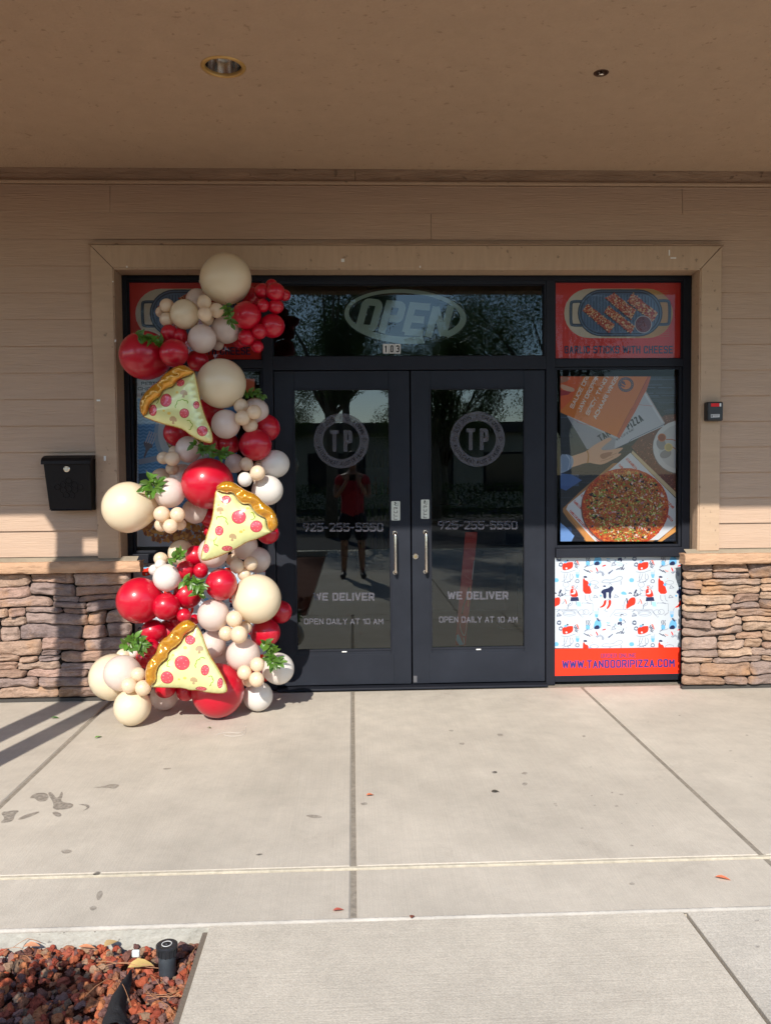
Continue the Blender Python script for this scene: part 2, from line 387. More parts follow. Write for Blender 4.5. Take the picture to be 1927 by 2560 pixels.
def frosted(name, col, k):
    m = bpy.data.materials.new(name); m.use_nodes = True; nt = m.node_tree; nt.nodes.clear()
    o = N(nt, 'ShaderNodeOutputMaterial'); t = N(nt, 'ShaderNodeBsdfTransparent'); d = N(nt, 'ShaderNodeBsdfDiffuse'); d.inputs[0].default_value = (*col, 1)
    x = N(nt, 'ShaderNodeMixShader'); x.inputs[0].default_value = k; nt.links.new(t.outputs[0], x.inputs[1]); nt.links.new(d.outputs[0], x.inputs[2]); nt.links.new(x.outputs[0], o.inputs[0]); return m
M_frost = frosted('frosted_vinyl', (.17, .17, .20), .46)
M_frostdark = frosted('cut_out_lettering', (.02, .02, .025), .6)
# ================================================================== the building
B = thing('shop_building', (0, 0, 0), 'beige lap-sided shop front with ledge-stone base, black door frame and covered porch', 'building')
ZC = 3.402            # ceiling height
OX0, OX1 = -1.504, 2.290   # opening in the siding
# lap siding
mb = MB(); PZ = 0.1685; Z0 = 0.942
cuts = {12: [at(1077, 560, 0).x], 13: [at(277, 500, 0).x, at(1703, 500, 0).x], 11: [at(1142, 606, 0).x, at(1420, 606, 0).x]}
for k in range(15):
    z0 = Z0+k*PZ; z1 = min(z0+PZ, 3.318)
    if z0 >= 3.31: break
    if z0 < 2.90 and z1 < 2.93: spans = [(-7, -1.632), (2.414, 8)]
    elif z0 < 2.92: spans = [(-7, -1.632), (2.414, 8)]
    else: spans = [(-7, 8)]
    zz = z0
    out = []
    for a, b in spans:
        cs = [a]+[c for c in cuts.get(k, []) if a < c < b]
        if k not in cuts: cs += []
        if b-a > 3 and k not in (11, 12, 13): pass
        cs.append(b)
        for i in range(len(cs)-1): out.append((cs[i]+(.0015 if i else 0), cs[i+1]-(.0015 if i < len(cs)-2 else 0)))
    jy = random.uniform(-.0008, .0008)
    for a, b in out:
        mb.add([(a, -.017+jy, z0), (b, -.017+jy, z0), (b, -.003, z1+.004), (a, -.003, z1+.004), (a, .004, z0), (b, .004, z0)], [(0, 1, 2, 3), (0, 4, 5, 1)])
        mb.add([(a, -.017+jy, z0), (a, -.003, z1), (a, .004, z0), (b, -.017+jy, z0), (b, -.003, z1), (b, .004, z0)], [(0, 1, 2), (3, 5, 4)])
# strip above the header (the course the casing covers in part)
mb.add([(-1.632, -.010, 2.927), (2.414, -.010, 2.927), (2.414, -.003, 2.968), (-1.632, -.003, 2.968)], [(0, 1, 2, 3)])
siding = mb.build('siding', M_siding, B)
tag(siding, None, None)
mb = MB().box(-7, -1.56, .006, .14, 0, 3.45).box(2.35, 8, .006, .14, 0, 3.45).box(-1.56, 2.35, .006, .14, 2.85, 3.45)
mb.build('wall_core', M_dark, B)
# trim board under the ceiling
mb = MB(); xs = [-7, at(888, 440, -.03).x, 8]
for i in range(2): mb.box(xs[i]+.001, xs[i+1]-.001, -.034, 0, 3.324, 3.403)
mb.build('soffit_trim', M_trim, B, bevel=.003)
MB().box(-7, 8, -.045, -.006, 3.310, 3.322).build('drip_strip', M_case, B, bevel=.001)
# casing, mitred
def quadprism(mb, pts, y0, y1):
    n = len(pts); v = [(p[0], y0, p[1]) for p in pts]+[(p[0], y1, p[1]) for p in pts]
    mb.add(v, [tuple(range(n)), tuple(range(n, 2*n))[::-1]]+[(i, i+n, (i+1) % n+n, (i+1) % n) for i in range(n)])
L0, L1, R0, R1, T0, T1, CB = -1.640, -1.504, 2.288, 2.422, 2.780, 2.922, 0.929
mb = MB(); quadprism(mb, [(L0, CB), (L1, CB), (L1, T0-.002), (L0, T1-.004)], -.036, .002)
mb.box(-1.512, -1.497, -.028, .058, CB, T0-.004); mb.box(-1.530, -1.4985, .060, .149, CB-.05, T0-.001); mb.build('side_casing', M_case, B, bevel=.002)
mb = MB(); quadprism(mb, [(R0, CB), (R1, CB), (R1, T1-.004), (R0, T0-.002)], -.036, .002)
mb.box(2.279, 2.296, -.028, .058, CB, T0-.004); mb.box(2.300, 2.33, .060, .149, CB-.05, T0-.001); mb.build('side_casing', M_case, B, bevel=.002)
mb = MB(); quadprism(mb, [(L1+.002, T0), (R0-.002, T0), (R1-.002, T1), (L0+.002, T1)], -.036, .002)
mb.box(-1.497, 2.279, -.028, .058, T0-.010, T0-.002+.004)
mb.box(-1.4985, 2.300, .060, .149, T0-.004, T0+.03)
mb.build('header_casing', M_caseh, B, bevel=.002)
MB().box(L0-.01, R1+.01, -.044, 0, T1+.002, T1+.009).build('head_flashing', M_trim, B)
# flashing and stone cap
for x0, x1 in ((-7, -1.358), (2.166, 8)):
    a, b = (x0, x1-.03) if x0 < 0 else (x0+.03, x1)
    m2 = MB(); m2.add([(a, -.05, .918), (b, -.05, .918), (b, -.006, .939), (a, -.006, .939), (a, -.05, .912), (b, -.05, .912)], [(0, 1, 2, 3), (0, 4, 5, 1)])
    m2.build('wall_flashing', M_flash, B)
    bm = bmesh.new(); bmesh.ops.create_cube(bm, size=1)
    for v in bm.verts: v.co = Vector(((x0+x1)/2+v.co.x*(x1-x0), -.055+v.co.y*.094, .8785+v.co.z*.070))
    bmesh.ops.subdivide_edges(bm, edges=[e for e in bm.edges if abs((e.verts[0].co-e.verts[1].co).x) > .1], cuts=260, use_grid_fill=True)
    bmesh.ops.subdivide_edges(bm, edges=[e for e in bm.edges if abs((e.verts[0].co-e.verts[1].co).z) > .05], cuts=4, use_grid_fill=True)
    for v in bm.verts:
        p = v.co; n1 = noise.noise(Vector((p.x*9, p.z*30, 1))); n2 = noise.noise(Vector((p.x*30, p.z*40, 5)))
        if p.y < 0: p.y += n1*.008+n2*.003+(.010 if abs(p.z-.8785) > .033 else 0); p.z += n2*.002+.0015*n1
        if abs(p.x-x1) < 1e-3 or abs(p.x-x0) < 1e-3: p.x += n2*.005+noise.noise(p*25)*.004
    me = bpy.data.meshes.new('stone_cap'); bm.to_mesh(me); bm.free(); me.materials.append(M_cap)
    me.polygons.foreach_set('use_smooth', [True]*len(me.polygons))
    o = bpy.data.objects.new('stone_cap', me); COL.objects.link(o); o.parent = B
    es = o.modifiers.new('es', 'EDGE_SPLIT'); es.split_angle = radians(50)

# scraps of tape left on the casing
for (px, py, w_, h_, Y_) in ((247, 1001, 9, 4, -.0375), (263, 1146, 5, 12, -.0375), (318, 667, 4, 4, -.0375), (857, 651, 8, 8, -.0375), (1050, 667, 3, 5, -.0375), (1672, 632, 3, 14, -.0375), (1682, 645, 14, 3, -.0375), (289, 852, 4, 6, -.0375), (283, 704, 3, 3, -.0375)):
    p = at(px, py, Y_); k = (Y_+DIST)/F; MB().box(p.x-w_*k/2, p.x+w_*k/2, Y_-.0008, Y_, p.z-h_*k/2, p.z+h_*k/2).build('tape_scrap', M_whitepl, B)
# ledge stone veneer
M_weep = mat('dirty_weep_screed', (.05, .045, .04), .8)
PAL = [(.36, .27, .21), (.42, .33, .26), (.30, .235, .20), (.45, .35, .26), (.38, .275, .215), (.33, .265, .225), (.47, .35, .25), (.28, .23, .205), (.40, .285, .205), (.36, .29, .245)]
def stonewall(xa, xb, seed, warm):
    rnd = random.Random(seed); mb = MB(); U = .0125; zb_, zt_ = .026, .842; NX = int((xb-xa)/.02); dx = (xb-xa)/NX; NZ = int(round((zt_-zb_)/U)); U = (zt_-zb_)/NZ
    def warp(x, z):
        e = min(1, (z-zb_)/.05, (zt_-z)/.05); e = max(0, e); ex = max(0, min(1, (x-xa)/.08, (xb-x)/.08))
        return (x+ex*(.020*noise.noise(Vector((x*4, z*9, seed)))+.006*noise.noise(Vector((x*15, z*20, seed+3)))),
                z+e*(.020*noise.noise(Vector((x*3.2, z*4, seed+7)))+.007*noise.noise(Vector((x*11, z*9, seed+9)))))
    def stone(x0, x1, lo, hi):
        w_ = x1-x0; hh = hi-lo; nx = max(8, int(w_/.012)); nz = 10; dep = rnd.uniform(.018, .046); tl = rnd.uniform(-.02, .02); tx = rnd.uniform(-.015, .015)
        c = list(rnd.choice(PAL)); k = rnd.uniform(.86, 1.14); k *= .86; c = [c[0]*k*(1.04 if warm else 1.02), c[1]*k*.94, c[2]*k*(.90 if warm else .97)]
        vs = []; so = rnd.uniform(0, 100); pw = rnd.choice((5, 8, 12)); g = .0012
        cut = [(rnd.uniform(.08, .55 if rnd.random() < .45 else .22)*hh, rnd.uniform(.012, .075 if rnd.random() < .4 else .025)) for _ in range(4)]
        for i in range(nx+1):
            u = i/nx; x = x0+g+(w_-2*g)*u; l = lo+g; h = hi-g
            dl, dr = x-x0-g, x1-g-x
            def cc(d, q): h_, l_ = q; l_ = min(l_, w_*.4); return h_*(1-sqrt(max(0, 1-(1-d/l_)**2))) if d < l_ else 0
            l += cc(dl, cut[0])+cc(dr, cut[1]); h -= cc(dl, cut[2])+cc(dr, cut[3])
            if h < l+.004: m_ = (h+l)/2; l, h = m_-.002, m_+.002
            l += .003*noise.noise(Vector((x*26, so, 1))); h += .003*noise.noise(Vector((x*26, so, 9)))
            for j in range(nz+1):
                v = j/nz; z = l+(h-l)*v; eu, ev = abs(2*u-1), abs(2*v-1)
                prof = (max(0, 1-ev**pw))**.5*(max(0, 1-eu**(pw*max(1.5, w_/hh))))**.5
                q = Vector((x*10, z*24, so)); t = noise.noise(q)*.013+noise.noise(q*2.3)*.007+noise.noise(q*5)*.0025-abs(noise.noise(Vector((x*4, z*55, so))))*.010
                X, Z_ = warp(x, z); vs.append((X, -.014-max(.008, dep+tl*(v-.5)+tx*(u-.5)*2+t*1.5)*prof, Z_))
        fs = [(i*(nz+1)+j, (i+1)*(nz+1)+j, (i+1)*(nz+1)+j+1, i*(nz+1)+j+1) for i in range(nx) for j in range(nz)]
        mb.add(vs, fs, tuple(c))
    sky_ = [0]*NX
    while min(sky_) < NZ:
        m = min(sky_); i = sky_.index(m); j = i
        while j < NX and abs(sky_[j]-m) <= 1: j += 1
        while i > 0 and sky_[i-1]-m == 1 and rnd.random() < .8: i -= 1
        room = j-i; wq = rnd.choice((6, 8, 10, 12, 14, 17, 20)); 
        if room-wq < 5: wq = room
        if wq > 24: wq = room//2
        opts = [3, 3, 4, 4, 5, 5, 6, 7]; hq = rnd.choice(opts)
        if i > 0 and 3 <= sky_[i-1]-m <= 7 and rnd.random() < .55: hq = sky_[i-1]-m
        if wq < 5: hq = (sky_[i-1]-m) if i > 0 and sky_[i-1] > m else (sky_[j]-m if j < NX and sky_[j] > m else 3); hq = min(hq, 6)
        mm = max(sky_[i:i+wq]); m = mm; lo_ = (mm-.5 if min(sky_[i:i+wq]) < mm else mm); hq = max(1, min(hq, NZ-m))
        if NZ-m-hq < 3: hq = NZ-m
        if wq >= 3: stone(xa+i*dx, xa+(i+wq)*dx, zb_+lo_*U, zb_+(m+hq)*U)
        for q in range(i, i+wq): sky_[q] = m+hq
    return mb
for xa, xb, sd, warm in ((-4.2, -1.438, 11, False), (2.184, 4.4, 5, True)):
    o = stonewall(xa, xb, sd, warm).build('stone_veneer', M_stone, B, smooth=True)
    m2 = MB()
    if xa < 0: m2.box(-7, xb-.012, -.012, .002, .025, .84).box(-7, xb-.085, .002, .145, .025, .84).box(-7, -4.2, -.05, -.012, .025, .84)
    else: m2.box(xa+.012, 8, -.012, .002, .025, .84).box(xa+.075, 8, .002, .145, .025, .84).box(4.4, 8, -.05, -.012, .025, .84)
    m2.build('mortar', M_dark, B)
    m2 = MB(); m2.box(-7 if xa < 0 else xa+.0, xb if xa < 0 else 8, -.030, .004, .002, .022)
    m2.build('weep_screed', M_weep, B)

# ceiling slab with holes left for the fixtures is a grid; fixtures are set in it
LX, LY, LR = -.592, -1.353, .098
SX, SY, SR = 1.232, -1.332, .034
bm = bmesh.new()
outer = [(-7, -2.62), (8, -2.62), (8, .02), (-7, .02)]
pts = [Vector(p) for p in outer]; loops = [list(range(4))]
for (cx, cy, cr) in ((LX, LY, LR-.008), (SX, SY, SR-.004)):
    k = len(pts); pts += [Vector((cx+cr*cos(2*pi*i/40), cy+cr*sin(2*pi*i/40))) for i in range(40)]; loops.append(list(range(k, k+40)))
vv, ee, ff, *_ = delaunay_2d_cdt(pts, [], loops, 0, 1e-6)
bm.free()
mb = MB(); fs = []
for f in ff:
    c = sum((vv[i] for i in f), Vector((0, 0)))/len(f)
    if (c-Vector((LX, LY))).length < LR-.009 or (c-Vector((SX, SY))).length < SR-.005: continue
    fs.append(tuple(f)[::-1])
mb.add([(v.x, v.y, ZC) for v in vv], fs)
mb.build('ceiling', M_ceil, B)
mb = MB().box(-7, 8, -2.80, -2.622, 3.29, 3.75).box(-7, 8, -2.62, .3, 3.62, 3.75)
mb.build('porch_roof', M_ceil, B)
# porch posts that stand outside the frame on the left and throw the barred shadow
mb = MB()
yq = -2.70; 
def wallx(px, py=1500): return at(px, py, -.05).x+.25*(yq+.05)
p1a, p1b, p2a, p2b = wallx(138), wallx(201), wallx(246), wallx(301)
mb.box(p1a, p1b, yq-.035, yq+.035, 0, 3.29).box(p2a, p2b, yq-.035, yq+.035, 0, 3.29)
def shz(py): return at(200, py, -.005).z+.745*-yq
mb.box(p1b, p2a, yq-.032, yq+.032, shz(1512), shz(1396)); mb.box(p1b, p2a, yq-.032, yq+.032, shz(1342), 3.289); mb.box(p2b, p2b+.9, yq-.032, yq+.032, shz(1342)+.06, 3.29)
mb.build('porch_column', M_case, B, bevel=.006)
mb = MB(); zt, zl = 3.29, shz(1335); n = 10; wdt = .13
pts = [(p1a, zl)]+[(p1a-wdt*(1-cos(pi/2*i/n)), zl+(zt-zl)*sin(pi/2*i/n)*.75) for i in range(n+1)]+[(p1a, zt)]
quadprism(mb, [(p1a, zl)]+[(p1a-.05-.9*0-wdt*(i/n), zl+(zt-zl)*(1-sqrt(max(0, 1-(i/n)**2)))) for i in range(n+1)][0:0]+[(p1a-wdt*.15, zl+.03), (p1a-wdt*.4, zl+(zt-zl)*.45), (p1a-wdt*.75, zl+(zt-zl)*.8), (p1a-wdt*1.2, zt), (p1a, zt)], yq-.03, yq+.03)
mb.build('knee_brace', M_case, B, bevel=.004)

# ------------------------------------------------------------ storefront frame
FY = .15
mb = MB()
def bar(x0, x1, z0, z1, y0=FY, y1=FY+.07): mb.box(x0, x1, y0, y1, z0, z1)
bar(-1.5, -1.466, .02, 2.773); bar(2.247, 2.300, .02, 2.773)
bar(-1.466, 2.247, 2.743, 2.773)
bar(-.588, -.520, .0, 2.743); bar(1.311, 1.372, .0, 2.743)
bar(-.520, 1.311, 2.719, 2.743, FY+.004); bar(-.520, 1.311, 2.152, 2.242)
bar(1.298, 1.311, 2.242, 2.719, FY+.004)
for x0, x1 in ((-1.466, -.588), (1.372, 2.247)):
    bar(x0, x1, 2.168, 2.219); bar(x0, x1, .877, .939, FY-.034); bar(x0, x1, .02, .062)
fr = mb.build('storefront_frame', M_alu, B, bevel=.0025)
# inner window frames (operable sashes)
def window(x0, x1, z0, z1, t, name='window'):
    m = MB(); y0 = FY+.018
    m.box(x0, x0+t, y0, y0+.04, z0, z1).box(x1-t, x1, y0, y0+.04, z0, z1).box(x0+t, x1-t, y0+.001, y0+.04, z0, z0+t).box(x0+t, x1-t, y0+.001, y0+.04, z1-t, z1)
    o = m.build(name, M_alu, B, bevel=.002)
    g = MB(); g.add([(x0+t-.002, y0+.012, z0+t-.002), (x1-t+.002, y0+.012, z0+t-.002), (x1-t+.002, y0+.012, z1-t+.002), (x0+t-.002, y0+.012, z1-t+.002)], [(0, 1, 2, 3)])
    p = g.build('pane', M_glasst if name == 'transom_window' else M_glassc, o); return o
M_glassc = glass_mat("clear_glass", (.86, .87, .86), 1.33, (.95, 1, 1))
M_glasst = glass_mat('transom_glass', (.80, .83, .81), 1.62, (.8, .95, 1))
window(-1.464, -.590, .941, 2.166, .016); window(1.374, 2.245, .941, 2.166, .016)
window(-1.464, -.590, 2.221, 2.741, .006); window(1.374, 2.245, 2.221, 2.741, .006)
window(-.518, 1.296, 2.244, 2.717, .004, 'transom_window')
# solid lower panels
for x0, x1 in ((-1.466, -.588), (1.372, 2.247)): MB().box(x0, x1, .1575, .19, .064, .875).build('lower_panel', M_alu, B)
# threshold
MB().box(-.52, 1.311, .09, .26, .004, .018).build('threshold', M_alu, B, bevel=.003)

# doors
def door(xa, xb, gx0, gx1, crop, side):
    m = MB(); y0, y1 = FY+.006, FY+.05; zb, zt = .026, 2.146; g0, g1 = .270, 2.020
    m.box(xa, gx0, y0, y1, zb, zt).box(gx1, xb, y0, y1, zb, zt)
    m.box(gx0, gx1, y0+.0008, y1, zb, g0).box(gx0, gx1, y0+.0008, y1, g1, zt)
    d = m.build('door', M_door, B, bevel=.003)
    k = MB(); k.box(gx0-.022, gx1+.022, y0-.0035, y0-.0005, .030, .236); k.build('kick_plate', M_door, d, bevel=.001)
    e = MB(); e.box(gx0-.012, gx0-.001, y0-.004, y0+.003, g0-.012, g1+.01).box(gx1+.001, gx1+.012, y0-.004, y0+.003, g0-.012, g1+.01)
    e.box(gx0-.001, gx1+.001, y0-.004, y0+.003, g0-.012, g0-.001).box(gx0-.001, gx1+.001, y0-.004, y0+.003, g1+.001, g1+.01); e.build('glazing_bead', M_alu, d, bevel=.001)
    g = MB(); gy = FY+.022; g.add([(gx0-.001, gy, g0-.001), (gx1+.001, gy, g0-.001), (gx1+.001, gy, g1+.001), (gx0-.001, gy, g1+.001)], [(0, 1, 2, 3)])
    g.build('pane', M_glass, d)
    hx, ht, hb = (at(988, 1335, .09).x, at(988, 1334, .09).z, at(988, 1434, .09).z) if side < 0 else (at(1065, 1332, .09).x, at(1065, 1332, .09).z, at(1065, 1432, .09).z)
    h = MB(); yy = .095; r = .0095; c = .02
    arc = [(hx, yy+c-c*sin(t), ht-c+c*cos(t)) for t in [radians(a) for a in range(0, 91, 18)]]
    pts = [(hx, y0, ht)]+arc+[(hx, yy+c-c*cos(t), hb+c-c*sin(t)) for t in [radians(a) for a in range(0, 91, 18)]]+[(hx, y0, hb)]
    h.tube(pts, r, 14); h.lathe([(.015, 0), (.015, -.003), (.0, -.003)], (hx, y0-.0005, ht), 'y', 20); h.lathe([(.015, 0), (.015, -.003), (.0, -.003)], (hx, y0-.0005, hb), 'y', 20)
    h.build('pull_handle', M_chrome, d, smooth=True).modifiers.new('es', 'EDGE_SPLIT')
    sy = y0-.0030
    if side < 0: bx = (978, 1253, 1000, 1301)
    else: bx = (1052, 1249, 1073, 1297)
    A = Art((0, 0, 1), sy)
    A.rrect(*bx, 2.5, (196, 200, 190)); cx = (bx[0]+bx[2])/2; W_ = bx[2]-bx[0]
    for i, ch in enumerate('PULL'): A.text(ch, cx-W_*.2, bx[1]+15+i*8.2, cx+W_*.2, bx[1]+21.5+i*8.2, (25, 25, 30), 2.0)
    A.line([(cx-4, bx[1]+3.5), (cx+2, bx[1]+6), (cx-3, bx[1]+9), (cx+3, bx[1]+12)], 1.3, (25, 25, 30)); A.line([(cx+1, bx[1]+3), (cx-4, bx[1]+8)], 1.1, (25, 25, 30)); A.ell(cx-1, bx[1]+3.2, 1.5, 1.5, (25, 25, 30))
    A.line([(cx+5.5, bx[1]+2.5), (cx+5.5, bx[1]+13)], .9, (25, 25, 30))
    A.build('pull_sign', M_vinyl, d)
    # lettering on the glass
    if side < 0:
        T = [('925-255-5550', 757, 1307, 958, 1329, 1.85), ('WE DELIVER', 783, 1481.5, 936, 1502, 2.3), ('OPEN DAILY AT 10 AM', 760, 1546, 958, 1561, 1.9)]; LC = (853, 1102)
    else:
        T = [('925-255-5550', 1094, 1302, 1293, 1323.5, 1.85), ('WE DELIVER', 1118, 1478.5, 1270, 1499, 2.3), ('OPEN DAILY AT 10 AM', 1097, 1541, 1293, 1556.5, 1.9)]; LC = (1193, 1098)
    for t in T:
        A = Art((0, 0, 1), gy-.001); A.text(*t[:5], (150, 150, 160), t[5], sp=2.2); A.build('lettering', M_frost, d)
    A = Art((0, 0, 1), gy-.001); cx, cy = LC; n = 64; ro, ri = 68.7, 46
    for i in range(n):
        a, b = 2*pi*i/n, 2*pi*(i+1)/n
        A.poly([(cx+ro*cos(a), cy+ro*sin(a)), (cx+ro*cos(b), cy+ro*sin(b)), (cx+ri*cos(b), cy+ri*sin(b)), (cx+ri*cos(a), cy+ri*sin(a))], (150, 150, 160), 1)
    A.text('TP', cx-28, cy-27, cx+28, cy+27, (150, 150, 160), 1.75, sp=3.5)
    A.build('round_logo', M_frost, d)
    A = Art((0, 0, 1), gy-.0035); R = 57.3; h_ = 9
    A.ringtext('EST 2015', cx, cy, R, -162, -107, 9, (20, 20, 20)); A.ringtext('|', cx, cy, R, -96, -88, 9, (20, 20, 20)); A.ringtext('CALIFORNIA', cx, cy, R, -78, -18, 9, (20, 20, 20))
    A.ringtext('A LITTLE HEAT. A LOT OF HEART', cx, cy, R, 166, 16, 9, (20, 20, 20), inner=True)
    A.line([(cx+R-4, cy-4), (cx+R-1, cy-6), (cx+R, cy-3), (cx+R+2, cy-6), (cx+R+5, cy-3), (cx+R+.5, cy+5), (cx+R-4, cy-4)], 1, (20, 20, 20))
    A.line([(cx-R, cy-6), (cx-R+4, cy+2), (cx-R, cy+5), (cx-R-4, cy+2), (cx-R, cy-6)], 1, (20, 20, 20))
    A.build('ring_lettering', M_frostdark, d)
    if side > 0:
        p = at(1038.5, 1391, y0); lk = MB(); lk.lathe([(.021, 0), (.021, -.006), (.018, -.009), (.0, -.009)], (p.x, y0-.0005, p.z), 'y', 28); lo = lk.build('lock_cylinder', M_chrome, d, smooth=True); lo.modifiers.new('es', 'EDGE_SPLIT')
        lk = MB(); lk.lathe([(.010, 0), (.010, -.003), (0, -.003)], (p.x, y0-.0093, p.z-.001), 'y', 20); lk.box(p.x-.0015, p.x+.0015, y0-.0145, y0-.0125, p.z-.006, p.z+.004); lk.build('key_core', M_brass, lo)
        lk = MB().box(p.x-.02, p.x+.004, y0-.002, y0-.0005, .035, .08); lk.build('bolt_plate', mat('worn_plate', (.10, .10, .11), .4), d, bevel=.003)
    q = MB(); qx = (gx0+gx1)/2; q.box(qx-.016, qx+.016, y0-.007, y0-.0037, .252, .259); q.build('bead_clip', M_whitepl, d)
    return d
door(-.515, .388, -.380, .247, None, -1)
door(.398, 1.304, .532, 1.160, None, 1)
# ================================================================== posters and signs
RED = (236, 52, 26); NAVY = (26, 30, 76)
def pan_poster(art, hidden=False):
    A = art
    A.poly([(108, 84), (1386, 80), (1382, 858), (106, 862)], (232, 44, 30))
    # wooden board under the pan: pale left, ochre right
    def stadium(x0, x1, y0, y1, n=14):
        r = (y1-y0)/2; cy = (y0+y1)/2; rx = min(r*1.02, (x1-x0)/2)
        return [(x1-rx+rx*cos(a), cy+r*sin(a)) for a in [radians(-90+180*i/n) for i in range(n+1)]]+[(x0+rx+rx*cos(a), cy+r*sin(a)) for a in [radians(90+180*i/n) for i in range(n+1)]]
    b = stadium(196, 1272, 165, 655)
    A.poly([p for p in cliprect(b, (196, 0, 620, 900))], (222, 205, 182)); A.poly([p for p in cliprect(b, (620, 0, 1300, 900))], (214, 160, 90))
    A.poly([p for p in cliprect(b, (560, 0, 900, 900))], (221, 196, 160))
    for i in range(26):
        y = 185+i*18; A.line([(1130, y), (1200, y+3), (1235, y+1)], 2, (196, 140, 74))
    # handles
    for x0, x1 in ((262, 380), (1130, 1240)):
        A.line(smoothpoly([(x1, 292), (x0+18, 292), (x0, 310), (x0, 510), (x0+18, 528), (x1, 528)] if x0 < 600 else [(x0, 285), (x1-20, 285), (x1, 305), (x1, 500), (x1-20, 520), (x0, 520)], 2, False), 30, (52, 66, 88))
        A.line(smoothpoly([(x1, 286), (x0+14, 288), (x0-4, 306), (x0-4, 512), (x0+14, 530), (x1, 534)] if x0 < 600 else [(x0, 279), (x1-16, 281), (x1+4, 300), (x1+4, 504), (x1-16, 524), (x0, 528)], 2, False), 5, (92, 112, 138))
    A.poly(stadium(330, 1170, 172, 640), (40, 52, 74)); A.poly(stadium(342, 1158, 184, 628), (96, 118, 150)); A.poly(stadium(352, 1148, 194, 618), (48, 62, 88)); A.poly(stadium(368, 1132, 208, 604), (88, 112, 148))
    for i in range(24):
        x = 400+i*30; dx = max(0, abs(x-750)-170); h = 190*sqrt(max(0, 1-(dx/215)**2)) if dx < 214 else 20
        h = max(30, h-8); A.line([(x, 406-h), (x, 406+h)], 9, (58, 78, 110)); A.line([(x+8, 410-h), (x+8, 402+h)], 3, (122, 146, 178))
    rn = random.Random(3)
    def stick(pts):
        A.poly([(p[0]-8, p[1]+10) for p in pts], (40, 50, 68))
        A.poly(pts, (188, 70, 42)); xs = [p[0] for p in pts]; ys = [p[1] for p in pts]; k = 0
        while k < 210:
            x, y = rn.uniform(min(xs), max(xs)), rn.uniform(min(ys), max(ys))
            if inside((x, y), pts):
                k += 1; r = rn.uniform(4, 12); A.ell(x, y, r, r*rn.uniform(.5, 1), rn.choice([(238, 196, 150), (244, 214, 168), (204, 74, 48), (226, 150, 96), (178, 48, 36), (240, 180, 120), (214, 96, 60)]), n=6, rot=rn.uniform(0, 3), wob=.3)
        for i in range(4):
            a, b = pts[i], pts[(i+1) % 4]
            for t in range(12):
                x = a[0]+(b[0]-a[0])*t/12; y = a[1]+(b[1]-a[1])*t/12; A.ell(x+rn.uniform(-5, 5), y+rn.uniform(-5, 5), 9, 7, rn.choice([(206, 84, 50), (236, 190, 140), (190, 60, 40)]), n=6, wob=.3)
    stick([(430, 322), (690, 520), (640, 598), (388, 380)]); stick([(690, 214), (902, 380), (856, 466), (612, 262)])
    stick([(640, 340), (888, 540), (850, 604), (602, 400)]); stick([(876, 212), (1112, 408), (1070, 490), (826, 292)])
    A.ell(978, 520, 86, 88, (196, 190, 196)); A.ell(978, 520, 78, 80, (120, 40, 52))
    for i in range(60):
        a, r = rn.uniform(0, 6.28), rn.uniform(0, 66); A.ell(978+r*cos(a), 520+r*sin(a), 5, 3, rn.choice([(150, 60, 66), (96, 28, 40), (170, 84, 80)]), n=6)
    A.text('GARLIC STICKS WITH CHEESE', 197, 732, 1270, 808, NAVY, 1.6, sp=2.3)
PY = FY+.018+.0185
A = Art((1360, 680, 3.964), PY-.0000); A.clip = (0, 0, 1386, 900); pan_poster(A)
o = A.build('garlic_sticks_poster', M_print); tag(o, 'red poster of four cheese sticks in a blue grill pan, upper right window', 'poster', 'garlic stick posters')
A = Art((1360, 680, 3.964), PY, sx=1.0); xr = at(1388, 800, PY).x; xl = at(317, 800, PY).x
A.x0 = xr; A.dx = xl-xr; A.sx = (at(655, 800, PY).x-xl)/(at(1709, 800, PY).x-xr)
random.seed(3); pan_poster(A)
o = A.build('garlic_sticks_poster', M_print); tag(o, 'red cheese stick poster mostly hidden behind the balloons, upper left window', 'poster', 'garlic stick posters')

# pizza box poster (crop 1360,900 scale 4.425)
A = Art((1360, 900, 4.425), PY+.0); A.clip = (178, 182, 1450, 2006); rn = random.Random(5)
A.poly([(178, 182), (1450, 182), (1450, 2006), (178, 2006)], (22, 26, 38))
y = 186
while y < 2004:          # ribbed dark blue table
    c = rn.choice([(52, 66, 92), (70, 86, 116), (38, 48, 70), (84, 102, 134)]) if y < 640 else rn.choice([(34, 40, 58), (28, 34, 50), (44, 52, 74)])
    x = 178
    while x < 1450:
        L_ = rn.uniform(60, 400); A.line([(x, y), (min(1450, x+L_), y+rn.uniform(-1, 1))], rn.uniform(3, 8), c if rn.random() < .6 else (30, 36, 54), 1.5); x += L_+rn.uniform(0, 60)
    y += 15
A.L = 2
A.poly([(178, 1255), (300, 1265), (415, 1330), (240, 1445), (178, 1420)], (58, 90, 150)); A.poly([(178, 1800), (240, 1850), (330, 1945), (300, 2006), (178, 2006)], (120, 160, 220))
for yy in range(1270, 1440, 12): A.line([(178, yy), (380, yy)], 2.5, (84, 120, 178), None) if yy < 1400 else None
for yy in range(1850, 2004, 12): A.line([(178, yy), (300, yy)], 3, (70, 110, 180))
